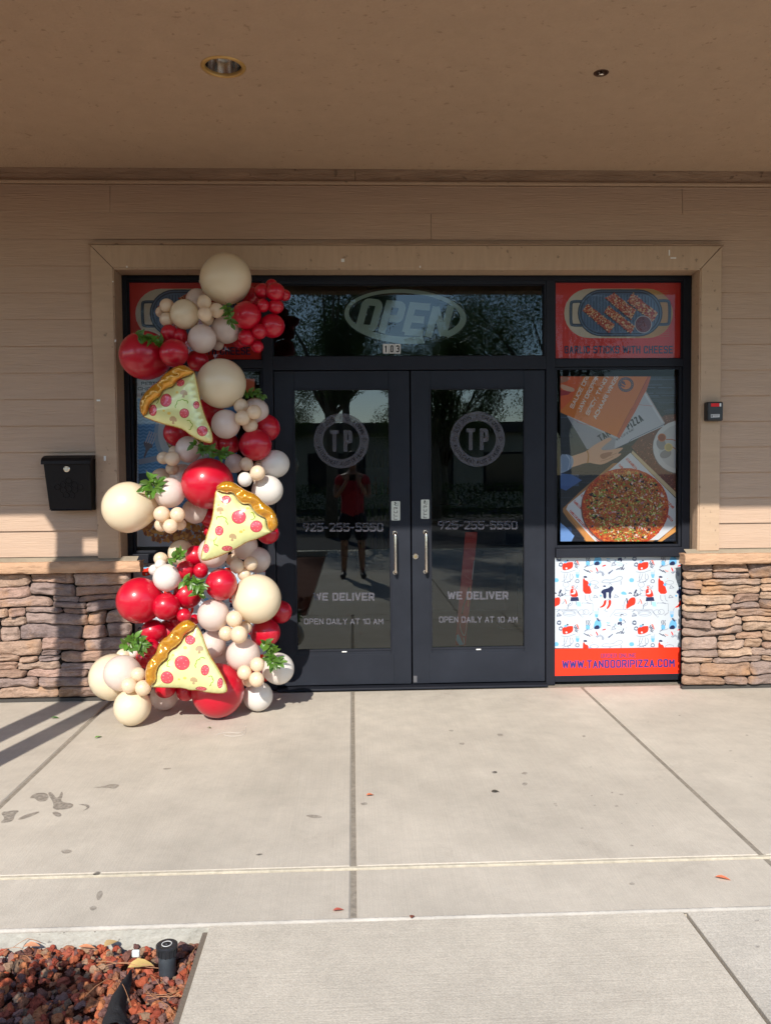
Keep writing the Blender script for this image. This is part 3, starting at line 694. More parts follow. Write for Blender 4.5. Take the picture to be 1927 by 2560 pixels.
# speckled red granite top right
A.poly([(960, 960), (1100, 800), (1330, 610), (1450, 600), (1450, 1470), (1250, 1300), (1000, 1010)], (112, 58, 50))
for i in range(900):
    x, y = rn.uniform(965, 1448), rn.uniform(610, 1460)
    if inside((x, y), [(960, 960), (1100, 800), (1330, 610), (1450, 600), (1450, 1470), (1250, 1300), (1000, 1010)]):
        A.ell(x, y, rn.uniform(3, 9), rn.uniform(2, 5), rn.choice([(168, 96, 76), (70, 34, 34), (200, 130, 104), (92, 48, 48), (56, 30, 34)]), n=5, rot=rn.uniform(0, 3), layer=3+rn.random())
A.L = 5
# plate
A.ell(1500, 968, 306, 300, (120, 110, 112)); A.ell(1496, 962, 296, 292, (214, 212, 214)); A.ell(1510, 960, 252, 250, (196, 194, 198))
A.ell(1290, 930, 66, 50, (150, 146, 150), rot=1.2); A.ell(1340, 1040, 66, 44, (150, 146, 150), rot=-.4)
A.ell(1298, 858, 46, 46, (200, 110, 60)); A.ell(1298, 858, 36, 36, (150, 56, 30)); A.ell(1372, 966, 46, 46, (228, 200, 130)); A.ell(1372, 966, 36, 36, (196, 176, 120))
A.line([(1345, 880), (1400, 878), (1448, 890)], 9, (186, 96, 60)); A.line([(1415, 960), (1448, 985)], 9, (196, 120, 80))
# white box
A.poly([(250, 620), (820, 300), (1120, 340), (1330, 690), (1320, 730), (760, 990), (470, 985)], (196, 196, 204)); A.poly([(1120, 345), (1328, 690), (1300, 700), (1100, 380)], (216, 216, 222))
A.poly([(250, 620), (790, 870), (770, 1000), (470, 985)], (160, 158, 168)); A.line([(760, 995), (925, 920), (960, 880), (1325, 712)], 6, (60, 80, 110)); A.line([(1030, 492), (1195, 510)], 4, (200, 90, 60)); A.line([(1115, 345), (1325, 690)], 5, (170, 120, 90))
A.line(smoothpoly([(320, 650), (400, 705), (520, 725)], 2, False), 4, (200, 60, 70))
A.text('PiZZA', 930, 690, 1130, 775, (24, 28, 46), 1.9, rot=-.56); A.text('TANDOORI', 620, 830, 980, 905, (24, 28, 46), 1.9, rot=-.56)
A.text('HEAT. A LOT OF HEART', 800, 870, 1030, 895, (60, 60, 80), 1.4, rot=-.56)
# orange box lid
A.poly([(178, 182), (1178, 182), (1130, 330), (830, 860), (800, 850), (178, 580)], (226, 120, 30)); A.poly([(1178, 182), (1140, 182), (1000, 470), (955, 540), (800, 850), (830, 868), (1010, 560), (1140, 300)], (206, 90, 40))
A.line([(1150, 184), (1000, 470), (1000, 495)], 4, (140, 50, 20)); A.line([(990, 540), (955, 545), (805, 835)], 4, (140, 50, 20))
A.poly([(178, 182), (430, 182), (300, 440), (178, 560)], (228, 96, 40))
rt = radians(-66)
for i, (st, bx, by, w_) in enumerate([('SAUCE DRIP', 318, 540, 440), ('JAW DROPPING', 402, 580, 500), ('SPICY, TANGY', 490, 616, 500), ('ACHAARI WINGS', 572, 656, 530)]):
    A.text(st, bx, by-44, bx+w_, by, (240, 226, 214), 1.8, rot=radians(-63+i*.3))
A.ell(900, 272, 87, 82, (88, 64, 84)); A.ell(900, 272, 58, 54, (226, 120, 30)); A.text('TP', 878, 258, 944, 312, (70, 54, 84), 2.6, rot=radians(-62))
for i in range(22):
    a = 2*pi*i/22; A.ell(900+72*cos(a), 272+68*sin(a), 4, 5, (200, 150, 110), n=5, rot=a)
# hands
SK = (222, 170, 140); SKD = (176, 118, 92)
A.poly(smoothpoly([(178, 182), (272, 182), (268, 232), (200, 250), (178, 262)]), SKD); A.poly(smoothpoly([(178, 262), (250, 285), (335, 315), (330, 352), (270, 350), (178, 315)]), SK)
A.poly([(178, 330), (300, 352), (262, 384), (178, 396)], (170, 30, 44))
A.poly(smoothpoly([(225, 1090), (330, 1055), (470, 1010), (520, 960), (620, 900), (720, 852), (748, 868), (735, 892), (680, 930), (620, 985), (650, 1000), (760, 990), (860, 965), (872, 980), (800, 1040), (860, 1030), (820, 1070), (740, 1110), (640, 1160), (560, 1150), (480, 1130), (330, 1180), (225, 1210)], 2), SK)
A.poly(smoothpoly([(600, 1040), (760, 1010), (740, 1050), (640, 1110)]), SKD); A.line(smoothpoly([(640, 1080), (720, 1062), (800, 1030)], 2, False), 5, SKD); A.line(smoothpoly([(620, 1120), (700, 1100), (760, 1070)], 2, False), 5, SKD)
A.line(smoothpoly([(468, 1000), (490, 1050), (478, 1140)], 2, False), 14, (186, 120, 50))
A.poly(smoothpoly([(160, 1040), (300, 1050), (325, 1110), (310, 1190), (240, 1235), (160, 1260)], 1), (140, 158, 186)); A.line(smoothpoly([(240, 1045), (290, 1110), (262, 1215)], 2, False), 9, (196, 208, 226))
for i in range(14): A.line([(185+i*9, 1060+i*4), (180+i*9, 1235-i*3)], 2, (110, 128, 160))
# wooden board and pizza
A.poly(smoothpoly([(940, 985), (1450, 1480), (1450, 2006), (440, 2006), (440, 1960), (205, 1700), (205, 1620)], 1), (172, 120, 76)); A.poly([(250, 1680), (440, 1960), (460, 2006), (560, 2006), (270, 1650)], (206, 140, 80))
A.poly([(975, 1000), (1450, 1460), (1450, 1520), (960, 1030)], (214, 190, 150)); A.poly([(455, 1900), (600, 2006), (455, 2006)], (222, 150, 82))
A.poly([(950, 1025), (1450, 1530), (1450, 1830), (1260, 1990), (560, 2006), (400, 1830), (240, 1650), (262, 1600)], (222, 222, 228)); A.poly([(1450, 1840), (1440, 1850), (1250, 2006), (1300, 2006), (1450, 1900)], (226, 160, 90))
for i in range(16):
    for j in range(9):
        x, y = 925+i*37-j*83, 1085+i*39+j*67
        if inside((x, y), [(950, 1035), (1440, 1530), (1440, 1820), (1250, 1980), (560, 1990), (410, 1830), (250, 1650), (270, 1600)]) and hypot(x-895, y-1630) > 455: A.text('TAND' if (i+j) % 2 else 'iZZA', x-28, y-14, x+28, y+14, (214, 84, 60), 2.0, rot=.8)
PX, PY_ = 895, 1630
A.ell(PX-14, PY_+10, 480, 436, (110, 84, 80)); A.ell(PX, PY_, 480, 434, (196, 68, 36), n=70, wob=.006); A.ell(PX, PY_, 440, 398, (176, 96, 44), n=60, wob=.02)
for i in range(3600):
    a, r = rn.uniform(0, 2*pi), sqrt(rn.random()); x, y = PX+474*r*cos(a), PY_+428*r*sin(a)
    c = rn.choice([(214, 70, 34), (196, 92, 44), (224, 120, 50), (168, 44, 30), (228, 150, 70)] if r > .86 else [(206, 130, 60), (150, 84, 36), (96, 56, 34), (232, 190, 100), (128, 130, 54), (204, 76, 36), (210, 150, 140), (66, 38, 30), (158, 150, 60), (226, 116, 50), (186, 52, 32), (238, 210, 140), (200, 90, 40), (216, 70, 34)])
    A.ell(x, y, rn.uniform(5, 15), rn.uniform(3, 9), c, n=6, rot=rn.uniform(0, 3.1), wob=.35, layer=None if i % 3 == 0 else A.L+rn.random())
for i in range(330):
    a, r = rn.uniform(0, 2*pi), sqrt(rn.random())*.93; x, y = PX+474*r*cos(a), PY_+428*r*sin(a); k = rn.random()
    if k < .3: A.ell(x, y, 13, 10, (118, 150, 54), n=9, wob=.2); A.ell(x, y, 6, 5, (176, 186, 90), n=7)
    elif k < .65: A.ell(x, y, rn.uniform(10, 19), rn.uniform(8, 12), rn.choice([(226, 186, 186), (176, 110, 130), (238, 214, 204), (206, 96, 60)]), n=6, rot=rn.uniform(0, 3), wob=.3)
    elif k < .8: A.ell(x, y, rn.uniform(12, 22), rn.uniform(8, 14), (44, 26, 34), n=7, rot=rn.uniform(0, 3), wob=.3)
    else: A.ell(x, y, rn.uniform(16, 34), rn.uniform(4, 7), (228, 214, 140), n=7, rot=rn.uniform(0, 3), wob=.2)
o = A.build('pizza_box_poster', M_print); tag(o, 'tall photo poster of a hand, orange pizza box and whole pizza in the right window', 'poster')

# doodle panel (crop 1360,1360 scale 4.625)
def doodle(A):
    R_, BL, NV, SKY = (224, 48, 26), (104, 170, 214), (30, 40, 78), (188, 197, 205)
    A.poly([(112, 150), (1577, 150), (1568, 1500), (117, 1530)], SKY)
    LN = (112, 120, 140)
    def ln(p, w=3.2, c=LN, sm=1): A.line(smoothpoly(p, sm, False) if sm else p, w*1.45, c)
    def put(ox, oy):
        A.ox, A.oy = ox, oy
        # stooping cook in red
        A.poly(smoothpoly([(208, 300), (206, 230), (250, 214), (320, 205), (334, 215), (330, 270), (300, 290), (270, 300), (235, 306)]), R_); A.poly(smoothpoly([(240, 275), (262, 268), (268, 290), (250, 296)]), SKY); A.ell(245, 208, 18, 14, BL)
        ln([(262, 200), (268, 185), (274, 200)], 8, NV); A.poly(smoothpoly([(360, 185), (386, 185), (404, 240), (394, 252), (380, 215)]), (232, 120, 110))
        for a in range(-60, 40, 22): ln([(330+26*cos(radians(a)), 250+26*sin(radians(a))), (330+62*cos(radians(a)), 250+62*sin(radians(a)))], 6, NV, 0)
        ln([(190, 320), (260, 335), (360, 300)]); ln([(235, 340), (222, 430), (250, 450)]); ln([(268, 340), (240, 420), (198, 440)]); ln([(320, 345), (338, 395), (290, 430)]); ln([(300, 340), (290, 400), (320, 420)])
        A.poly([(360, 350), (405, 350), (396, 392), (370, 392)], BL)
        for k in range(4): ln([(368+k*10, 348), (362+k*12, 322)], 3, BL, 0)
        # person in the red coat
        A.poly(smoothpoly([(446, 575), (444, 450), (446, 400), (462, 392), (470, 420), (500, 425), (515, 460), (530, 500), (552, 578)], 1), R_); A.ell(480, 396, 17, 20, (205, 203, 205)); A.poly(smoothpoly([(446, 385), (460, 368), (492, 372), (496, 392), (466, 392)]), NV); A.ell(522, 470, 17, 17, BL)
        ln([(470, 590), (474, 650), (500, 655)]); ln([(520, 590), (530, 650), (556, 660)])
        # heavy man in red and navy shorts
        A.poly(smoothpoly([(298, 612), (300, 535), (318, 512), (360, 520), (384, 560), (392, 612)], 1), R_); A.poly(smoothpoly([(330, 520), (362, 530), (360, 580), (308, 582), (304, 572), (340, 565)], 1), SKY); A.poly([(306, 615), (390, 612), (402, 658), (300, 662)], NV); ln([(318, 505), (315, 480), (345, 478), (352, 510)]); A.ell(326, 500, 12, 12, (226, 90, 70))
        ln([(318, 665), (322, 700), (280, 720)]); A.poly([(372, 672), (414, 668), (426, 722), (380, 722)], (150, 206, 240)); ln([(240, 540), (300, 540), (300, 600), (240, 600), (240, 540)], 2.5, LN, 0)
        # photographer in navy jacket
        A.poly(smoothpoly([(655, 545), (690, 520), (745, 510), (770, 480), (800, 505), (798, 530), (770, 560), (772, 630), (745, 632), (742, 560), (718, 560), (716, 632), (682, 630), (676, 570), (658, 572)], 1), NV); A.poly([(716, 560), (744, 560), (742, 640), (716, 640)], SKY); A.ell(700, 500, 18, 20, (196, 214, 240)); A.ell(695, 488, 18, 9, NV)
        A.poly(smoothpoly([(690, 648), (720, 648), (712, 700), (680, 732), (640, 738), (640, 728), (678, 706)], 1), R_); A.poly(smoothpoly([(738, 648), (772, 645), (772, 700), (735, 752), (712, 750), (742, 700)], 1), R_); ln([(630, 740), (620, 770)]); ln([(712, 752), (690, 770), (730, 782)]); ln([(740, 470), (762, 450), (775, 475)])
        # seated man in red shirt
        A.poly(smoothpoly([(944, 752), (946, 690), (985, 628), (1030, 612), (1056, 632), (1050, 700), (1000, 720), (960, 748)], 1), R_); A.ell(990, 590, 19, 26, (206, 208, 212)); A.poly(smoothpoly([(970, 580), (972, 560), (1008, 560), (1012, 582), (990, 570)]), NV); ln([(950, 625), (962, 690)], 9, NV, 0); ln([(944, 640), (920, 680), (915, 752)]); A.poly(smoothpoly([(884, 560), (910, 545), (940, 558), (958, 588), (890, 586)]), BL)
        A.poly(smoothpoly([(1094, 632), (1118, 640), (1134, 690), (1122, 702), (1110, 660)]), (232, 120, 110))
        ln([(1030, 600), (1070, 530)], 6, NV, 0); ln([(1040, 615), (1080, 590), (1074, 600), (1120, 570)], 5, NV, 0)
        # cook in blue, small man
        A.poly(smoothpoly([(568, 950), (590, 880), (640, 870), (662, 930), (650, 980), (572, 985)], 1), BL); A.poly(smoothpoly([(592, 940), (634, 940), (640, 985), (566, 985)], 1), NV); A.poly(smoothpoly([(595, 855), (630, 862), (642, 900), (620, 890)], 1), NV)
        A.poly([(582, 812), (624, 812), (616, 850), (590, 850)], BL)
        for k in range(4): ln([(586+k*11, 808), (580+k*14, 775)], 3, BL, 0)
        for k in range(3): ln([(482+k*18, 950), (492+k*18, 925), (480+k*18, 905), (492+k*18, 880)], 4.5, NV, 1)
        A.poly(smoothpoly([(478, 990), (480, 945), (500, 930), (528, 950), (524, 990)]), BL); ln([(470, 1000), (540, 990), (560, 975)], 3)
        A.poly(smoothpoly([(858, 890), (866, 862), (886, 850), (902, 880), (890, 900)]), BL); A.poly([(850, 905), (892, 898), (896, 940), (880, 944), (872, 920), (862, 936), (844, 930)], NV); A.ell(900, 838, 12, 14, (206, 208, 212)); ln([(880, 830), (884, 815), (914, 816)], 6, NV, 0); ln([(800, 925), (850, 955), (900, 965), (890, 990), (850, 985)], 3, (150, 206, 240))
        # chillies, flames, leaves, squiggles
        A.poly(smoothpoly([(588, 1010), (604, 1012), (622, 1050), (612, 1062)]), (216, 50, 50)); A.poly(smoothpoly([(655, 998), (700, 975), (718, 985), (690, 1000)]), (216, 70, 70)); A.poly(smoothpoly([(512, 1032), (540, 1050), (572, 1052), (540, 1062)]), (232, 120, 100))
        ln([(455, 1032), (500, 1058), (500, 1046), (530, 1072)], 6, NV, 0)
        for k in range(4): A.poly(smoothpoly([(740+k*14, 1095-k*12), (738+k*14, 1070-k*10), (750+k*14, 1062-k*8), (754+k*12, 1080-k*10)]), (60, 72, 110))
        for k in range(9):
            a = radians(-150+k*22); ln([(640+26*cos(a), 1090+20*sin(a)), (640+52*cos(a), 1090+44*sin(a))], 4, (90, 100, 130), 0)
        for p in ([(830, 1040), (850, 1022), (862, 1034), (880, 1010), (896, 1022), (918, 975)], [(880, 1040), (900, 1020), (908, 1040), (922, 1015)]): ln(p, 6, NV)
        ln([(660, 1180), (690, 1150), (780, 1160), (860, 1110), (905, 1120), (890, 1160), (800, 1180), (700, 1192), (660, 1180)], 2.6)
        ln([(160, 770), (360, 765), (440, 850)], 2.4, LN, 0); ln([(820, 760), (1240, 755), (1290, 830)], 2.4, LN, 0); ln([(820, 760), (760, 840)], 2.4, LN, 0); ln([(430, 680), (560, 690), (560, 800)], 2.4, LN, 0)
        for cx, cy, rx, ry in ((290, 808, 76, 26), (1155, 792, 70, 24), (480, 785, 34, 30), (250, 470, 34, 30), (575, 445, 48, 22), (880, 815, 74, 18), (1300, 790, 40, 30), (900, 160, 30, 20)):
            ln([(cx+rx*cos(a*pi/8), cy+ry*sin(a*pi/8)) for a in range(17)], 2.4, LN, 0)
        for cx, cy in ((170, 915), (190, 980), (168, 170), (1040, 905), (380, 430), (1060, 975)): ln([(cx-20, cy+10), (cx-18, cy-12), (cx, cy-20), (cx+18, cy-14), (cx+20, cy+14), (cx, cy+20), (cx-20, cy+10)], 5, (80, 90, 115))
        for cx, cy in ((590, 605), (165, 820), (800, 970), (830, 600), (1040, 812), (600, 495)): ln([(cx-24, cy+18), (cx-8, cy-16), (cx+28, cy+12), (cx-24, cy+18)], 4, LN, 0)
        A.ell(138, 418, 28, 24, BL, wob=.06); A.ell(652, 598, 12, 12, BL); A.poly(smoothpoly([(715, 900), (740, 912), (765, 902), (745, 922), (720, 915)]), BL)
        rr = random.Random(2)
        for k in range(46):
            x, y = rr.uniform(140, 985), rr.uniform(160, 890); A.ell(x, y, rr.uniform(2, 5), rr.uniform(2, 4), rr.choice([NV, LN, R_, LN]), n=6)
        for k in range(18):
            x, y = rr.uniform(140, 985), rr.uniform(330, 1000); t = rr.uniform(0, 3.1)
            ln([(x+(j-2)*11*cos(t)+(6 if j % 2 else -6)*sin(t), y+(j-2)*11*sin(t)-(6 if j % 2 else -6)*cos(t)) for j in range(5)], 3.6, rr.choice([(70, 80, 110), LN]), 1)
        ln([(165, 570), (190, 525), (180, 560), (215, 580), (160, 600)], 5, NV, 0)
        A.ox = A.oy = 0
    for ox, oy in ((0, 0), (870, 0), (-870, 0), (0, 740), (870, 740), (-870, 740), (0, -740), (870, -740), (-870, -740)):
        put(ox, oy)
    A.clip = (117, 0, 1570, 1700)
    A.poly([(117, 1212), (1570, 1192), (1568, 1500), (117, 1530)], (240, 52, 24))
    A.poly([(117, 1524), (1568, 1496), (1568, 1504), (117, 1534)], (150, 60, 66))
    A.text('ORDER ONLINE', 652, 1267, 1056, 1318, (70, 50, 100), 1.7, rot=-.012); A.text('WWW.TANDOORIPIZZA.COM', 205, 1346, 1505, 1440, (44, 48, 118), 1.9, rot=-.014, sp=2.2)
A = Art((1360, 1360, 4.625), .1562); A.clip = (112, 150, 1575, 1204); A.step = .00008; doodle(A)
o = A.build('doodle_panel', M_vinyl); tag(o, 'white cartoon pattern panel with red web address strip below the right window', 'window panel', 'doodle panels')
A = Art((1360, 1360, 4.625), .1562); A.clip = (112, 150, 1575, 1204); A.step = .00008
xr = at(1386, 1550, .1562).x; A.x0 = xr; A.dx = -1.462-xr; A.sx = 1.0; doodle(A)
o = A.build('doodle_panel', M_vinyl); tag(o, 'pale cartoon pattern panel glimpsed behind the balloons below the left window', 'window panel', 'doodle panels')

# left tall poster (crop 220,600 scale 3.083)
A = Art((220, 600, 3.083), PY); A.clip = (380, 1000, 1150, 2362)
A.poly([(380, 1000), (1150, 1000), (1150, 2362), (380, 2362)], (206, 206, 212)); A.poly([(380, 1000), (1150, 1000), (1150, 1260), (380, 1260)], (200, 200, 208))
A.poly([(384, 1220), (1150, 1260), (1150, 2120), (392, 2120)], (92, 156, 214))
for i in range(70):
    y = 1240+i*13
    A.line([(380+j*24, y+(13 if j % 2 else 0)) for j in range(18)], 4, (60, 118, 180) if i % 2 else (120, 180, 228))
for i, (st, x0, x1) in enumerate((('PESTO', 412, 552), ('CHICKEN', 386, 580), ('PIZZA', 414, 560))): A.text(st, x0, 1092+i*41, x1, 1118+i*41, (20, 22, 34), 2.4)
A.ell(760, 1500, 250, 270, (150, 176, 204)); A.ell(770, 1490, 230, 250, (206, 212, 220)); A.ell(780, 1480, 190, 205, (150, 120, 60))
for i in range(200):
    a, r = rn.uniform(0, 6.3), 185*sqrt(rn.random()); A.ell(780+r*cos(a), 1480+r*sin(a), rn.uniform(8, 20), rn.uniform(5, 12), rn.choice([(214, 186, 110), (90, 120, 50), (180, 110, 50), (230, 214, 160)]), n=6, rot=a)
for x, y in ((628, 1500), (640, 1570), (650, 1545)): A.ell(x, y, 16, 14, (214, 220, 180), wob=.2)
# fork
A.poly(smoothpoly([(432, 1555), (445, 1550), (500, 1575), (500, 1600), (470, 1610), (440, 1680), (428, 1678), (450, 1610), (432, 1580)], 1), (110, 100, 112))
for k in range(4): A.line([(446+k*17, 1562+k*4), (480+k*17, 1474+k*5)], 9, (190, 190, 204))
A.poly([(392, 1690), (540, 1660), (560, 1700), (396, 1732)], (150, 160, 184)); A.poly([(392, 1800), (620, 1790), (620, 1870), (392, 1880)], (40, 60, 90))
# bowl of pasta at the bottom
A.poly([(392, 2120), (1150, 2120), (1150, 2362), (392, 2362)], (176, 184, 200))
rp = random.Random(9)
for i in range(520):
    x, y = rp.uniform(420, 1120), rp.uniform(2120, 2356)
    e = ((x-760)/350)**2+((y-2180)/185)**2
    if e < 1: A.ell(x, y, rp.uniform(14, 28), rp.uniform(9, 14), rp.choice([(206, 130, 30), (226, 156, 50), (170, 92, 22), (150, 76, 24), (236, 176, 80), (190, 110, 30)]), n=8, rot=rp.uniform(0, 3.1), wob=.12)
o = A.build('menu_poster', M_print); tag(o, 'blue and white food poster with fork and pasta in the left window', 'poster')
# small orange sticker visible left of the mullion
A = Art((220, 600, 3.083), PY-.003); A.poly([(1180, 1068), (1285, 1070), (1285, 1180), (1180, 1180)], (230, 96, 40)); o = A.build('orange_card', M_print); tag(o, 'small orange card stuck in the left window beside the top balloons', 'card')

# transom sign and number
ns = thing('open_sign', (at(1010, 790, .26).x, .26, at(1010, 900, .26).z), 'large unlit oval OPEN sign hanging behind the transom glass', 'sign')
A = Art((660, 680, 2.25), .262, step=.0003)
cx, cy, rx, ry, tl = 792, 246, 328, 138, radians(3)
def ov(k, a): u, v = (rx+k)*cos(a), (ry+k)*sin(a); return (cx+u*cos(tl)-v*sin(tl), cy+u*sin(tl)+v*cos(tl))
n = 72
for i in range(n):
    a, b = 2*pi*i/n, 2*pi*(i+1)/n
    A.poly([ov(24, a), ov(24, b), ov(-24, b), ov(-24, a)], (16, 17, 17), 1)
A.text('OPEN', 505, 150, 1020, 345, (14, 15, 15), 3.2, rot=radians(5), skew=.18, sp=1.6)
A.build('sign_backing', M_vinyl, ns)
A = Art((660, 680, 2.25), .240, step=.0003)
for i in range(n):
    a, b = 2*pi*i/n, 2*pi*(i+1)/n; d = (360*i/n) % 360
    if 40 < d < 68: continue
    wv = 15+5*sin(a*1.0+.5)
    A.poly([ov(wv, a), ov(wv, b), ov(-wv, b), ov(-wv, a)], (180, 194, 180), 1)
A.text('OPEN', 508, 142, 1022, 330, (180, 194, 180), 2.1, rot=radians(5), skew=.18, sp=2.0)
A.build('neon_letters', M_vinyl, ns)
mb = MB()
for a, b in (((550, 68), (600, 108)), ((1072, 68), (1005, 115)), ((1097, 68), (1050, 150)), ((1000, 120), (830, 300))):
    mb.tube([at(660+a[0]/2.25, 680+a[1]/2.25, .25), at(660+b[0]/2.25, 680+b[1]/2.25, .25)], .0022, 6)
mb.build('hanging_wire', M_blackpl, ns)
A = Art((660, 680, 2.25), .1665)
for i, ch in enumerate('103'):
    x0 = 669+i*33.5; A.poly([(x0, 405), (x0+31.5, 405), (x0+31.5, 459), (x0, 459)], (196, 194, 190)); A.text(ch, x0+(10 if ch == '1' else 7), 412, x0+(20 if ch == '1' else 25), 452, (12, 12, 14), 1.7)
o = A.build('unit_number', M_vinyl); tag(o, 'white 103 number tiles with black digits on transom glass', 'number sign')
# ================================================================== wall and ceiling fixtures
t = thing('mailbox', (-1.79, -.02, 1.25), 'black metal wall mailbox with round lock hanging on the beige siding', 'mailbox')
def mbx(z, fr):  # outline half widths / front depth of the tapering body
    return fr
x0, x1 = at(109, 1158, -.12).x, at(226, 1158, -.12).x
zt, zb_ = at(160, 1160, -.12).z, at(160, 1274, -.11).z
v = [(x0, -.012, zt+.03), (x1, -.012, zt+.03), (x1, -.125, zt+.015), (x0, -.125, zt+.015), (x0+.022, -.012, zb_), (x1-.004, -.012, zb_), (x1-.004, -.095, zb_), (x0+.022, -.095, zb_)]
mb = MB(); mb.add(v, [(0, 1, 2, 3)[::-1], (4, 5, 6, 7), (3, 2, 6, 7), (0, 3, 7, 4), (1, 0, 4, 5), (2, 1, 5, 6)])
M_mail = mat('bronze_black_metal', (.010, .008, .008), .5, .2, var=.2, vscale=6, bump=.08, bscale=90)
o = mb.build('body', M_mail, t, bevel=.004)
def fronty(z): return -.125+(zt-z)/(zt-zb_)*.03
mb = MB(); prof = [(-.012, .056), (-.05, .056), (-.09, .051), (-.122, .038), (-.138, .020), (-.140, -.002), (-.130, -.002)]
va = [(x0-.010, y, zt+z) for y, z in prof]+[(x1+.008, y, zt+z) for y, z in prof]; k = len(prof)
mb.add(va, [tuple(range(k)), tuple(range(k, 2*k))[::-1]]+[(i, i+k, (i+1) % k+k, (i+1) % k) for i in range(k)])
mb.build('lid', M_mail, t, bevel=.003)
p = at(167, 1172, -.128); lk = MB(); lk.lathe([(.020, 0), (.020, -.003), (.016, -.006), (.015, -.004), (.010, -.004), (.009, -.008), (0, -.008)], (p.x, fronty(p.z)-.001, p.z), 'y', 28)
lk.build('lock', M_chrome, t, smooth=True).modifiers.new('es', 'EDGE_SPLIT')
mb = MB()
for dx, dz in ((-30, 0), (-15, -6), (0, 4), (15, -6), (30, 0), (-15, 8), (15, 8), (-8, 20), (8, 20), (0, -16)):
    p = at(171+dx*.95, 1218+dz, -.12); r = .018
    mb.tube([(p.x+r*cos(a*pi/8), fronty(p.z+r*sin(a*pi/8))-.0005, p.z+r*sin(a*pi/8)) for a in range(17)], .0022, 6, cap=False)
mb.build('embossed_ornament', M_mail, t, smooth=True)
mb = MB().box(x0+.03, x1-.004, -.100, -.012, zb_-.008, zb_-.001); mb.build('bottom_flange', M_mail, t, bevel=.002)

kx0, kx1, kz1, kz0 = 2.309, 2.413, 1.907, 1.782
t = thing('key_box', (2.36, -.04, 1.78), 'small black box with red label mounted on the right window casing', 'lock box')
MB().box(kx0, kx1, -.100, -.0365, kz0, kz1).build('body', M_blackpl, t, bevel=.009)
MB().box(kx0+.008, kx1-.008, -.103, -.1005, kz0+.008, kz1-.008).build('front_cover', M_blackpl, t, bevel=.001)
A = Art((1680, 680, 2.988), -.1045); A.poly([(287, 981), (350, 980), (350, 1005), (287, 1006)], (214, 24, 30)); A.poly([(351, 980), (364, 980), (364, 1005), (351, 1005)], (206, 206, 206)); A.build('red_label', M_vinyl, t)
A = Art((1680, 680, 2.988), -.1045); A.poly([(286, 1063), (352, 1061), (352, 1085), (286, 1088)], (190, 190, 190)); A.line([(303, 1070), (345, 1068)], 3, (60, 60, 60)); A.line([(310, 1078), (340, 1077)], 2, (120, 120, 120)); A.poly([(291, 1068), (299, 1068), (299, 1082), (291, 1082)], (30, 30, 30)); A.build('white_label', M_vinyl, t)

t = thing('recessed_ceiling_light', (LX, LY, ZC), 'round recessed downlight with brass rim and mirrored cone in the porch ceiling', 'ceiling light')
M_rim = mat('gilt_rim', (.56, .34, .11), .35, .5, metal=.35)
M_refl = mat('mirrored_cone', (.75, .75, .75), .12, .5, metal=1)
MB().lathe([(LR-.012, .012), (LR-.012, -.004), (LR-.004, -.008), (LR+.006, -.005), (LR+.009, -.0005)], (LX, LY, ZC), 'z', 56).build('rim', M_rim, t, smooth=True)
mb = MB(); pr = [(LR-.0125, .010), (LR-.018, .05), (LR-.03, .10), (LR-.05, .14), (.03, .16), (0.0, .162)]
mb.lathe(pr, (LX, LY, ZC), 'z', 56); mb.build('reflector', M_refl, t, smooth=True)
MB().lathe([(0, .060), (.018, .064), (.028, .078), (.03, .10), (.018, .13), (.016, .158)], (LX, LY, ZC), 'z', 24).build('bulb', mat('frosted_bulb', (.75, .73, .68), .3), t, smooth=True)
t = thing('fire_sprinkler', (SX, SY, ZC), 'small recessed sprinkler head with dark cup in the porch ceiling', 'sprinkler')
M_cup = mat('rusty_cup', (.10, .05, .03), .5, .5, metal=.5)
mb = MB().lathe([(SR+.003, -.001), (SR, -.004), (SR-.006, .0), (SR-.008, .03), (.006, .045), (0, .045)], (SX, SY, ZC), 'z', 32); mb.build('cup', M_cup, t, smooth=True)
mb = MB().lathe([(0, -.012), (.014, -.012), (.014, -.010), (.004, -.009), (.005, .03), (.009, .035), (.009, .046)], (SX, SY, ZC), 'z', 20)
mb.tube([(SX-.011, SY, ZC+.02), (SX-.013, SY, ZC+.005), (SX-.002, SY, ZC-.009)], .0018, 6).tube([(SX+.011, SY, ZC+.02), (SX+.013, SY, ZC+.005), (SX+.002, SY, ZC-.009)], .0018, 6)
mb.build('deflector', M_chrome, t, smooth=True)

# ================================================================== balloons
def latex(name, c, tr=.22, rough=.2):
    m, nt, p = newmat(name); p.inputs['Base Color'].default_value = (*c, 1); p.inputs['Roughness'].default_value = .42; p.inputs['Specular IOR Level'].default_value = .45
    p.inputs['Coat Weight'].default_value = .9; p.inputs['Coat Roughness'].default_value = rough; p.inputs['Coat IOR'].default_value = 1.45
    d = N(nt, 'ShaderNodeBsdfTranslucent'); d.inputs[0].default_value = (*c, 1); x = N(nt, 'ShaderNodeMixShader'); x.inputs[0].default_value = tr
    nt.links.new(p.outputs[0], x.inputs[1]); nt.links.new(d.outputs[0], x.inputs[2]); nt.links.new(x.outputs[0], nt.nodes['Material Output'].inputs[0]); return m
BM = {'C': latex('cream_latex', (.88, .755, .54)), 'W': latex('blush_white_latex', (.88, .76, .69), .36), 'M': latex('peach_cream_latex', (.90, .75, .56), .36),
      'V': latex('sunlit_white_latex', (.86, .82, .76), .25), 'R': latex('red_latex', (.58, .0, .022), .16, .16)}  # V is a lit copy of the white latex, sunlight put into its colour
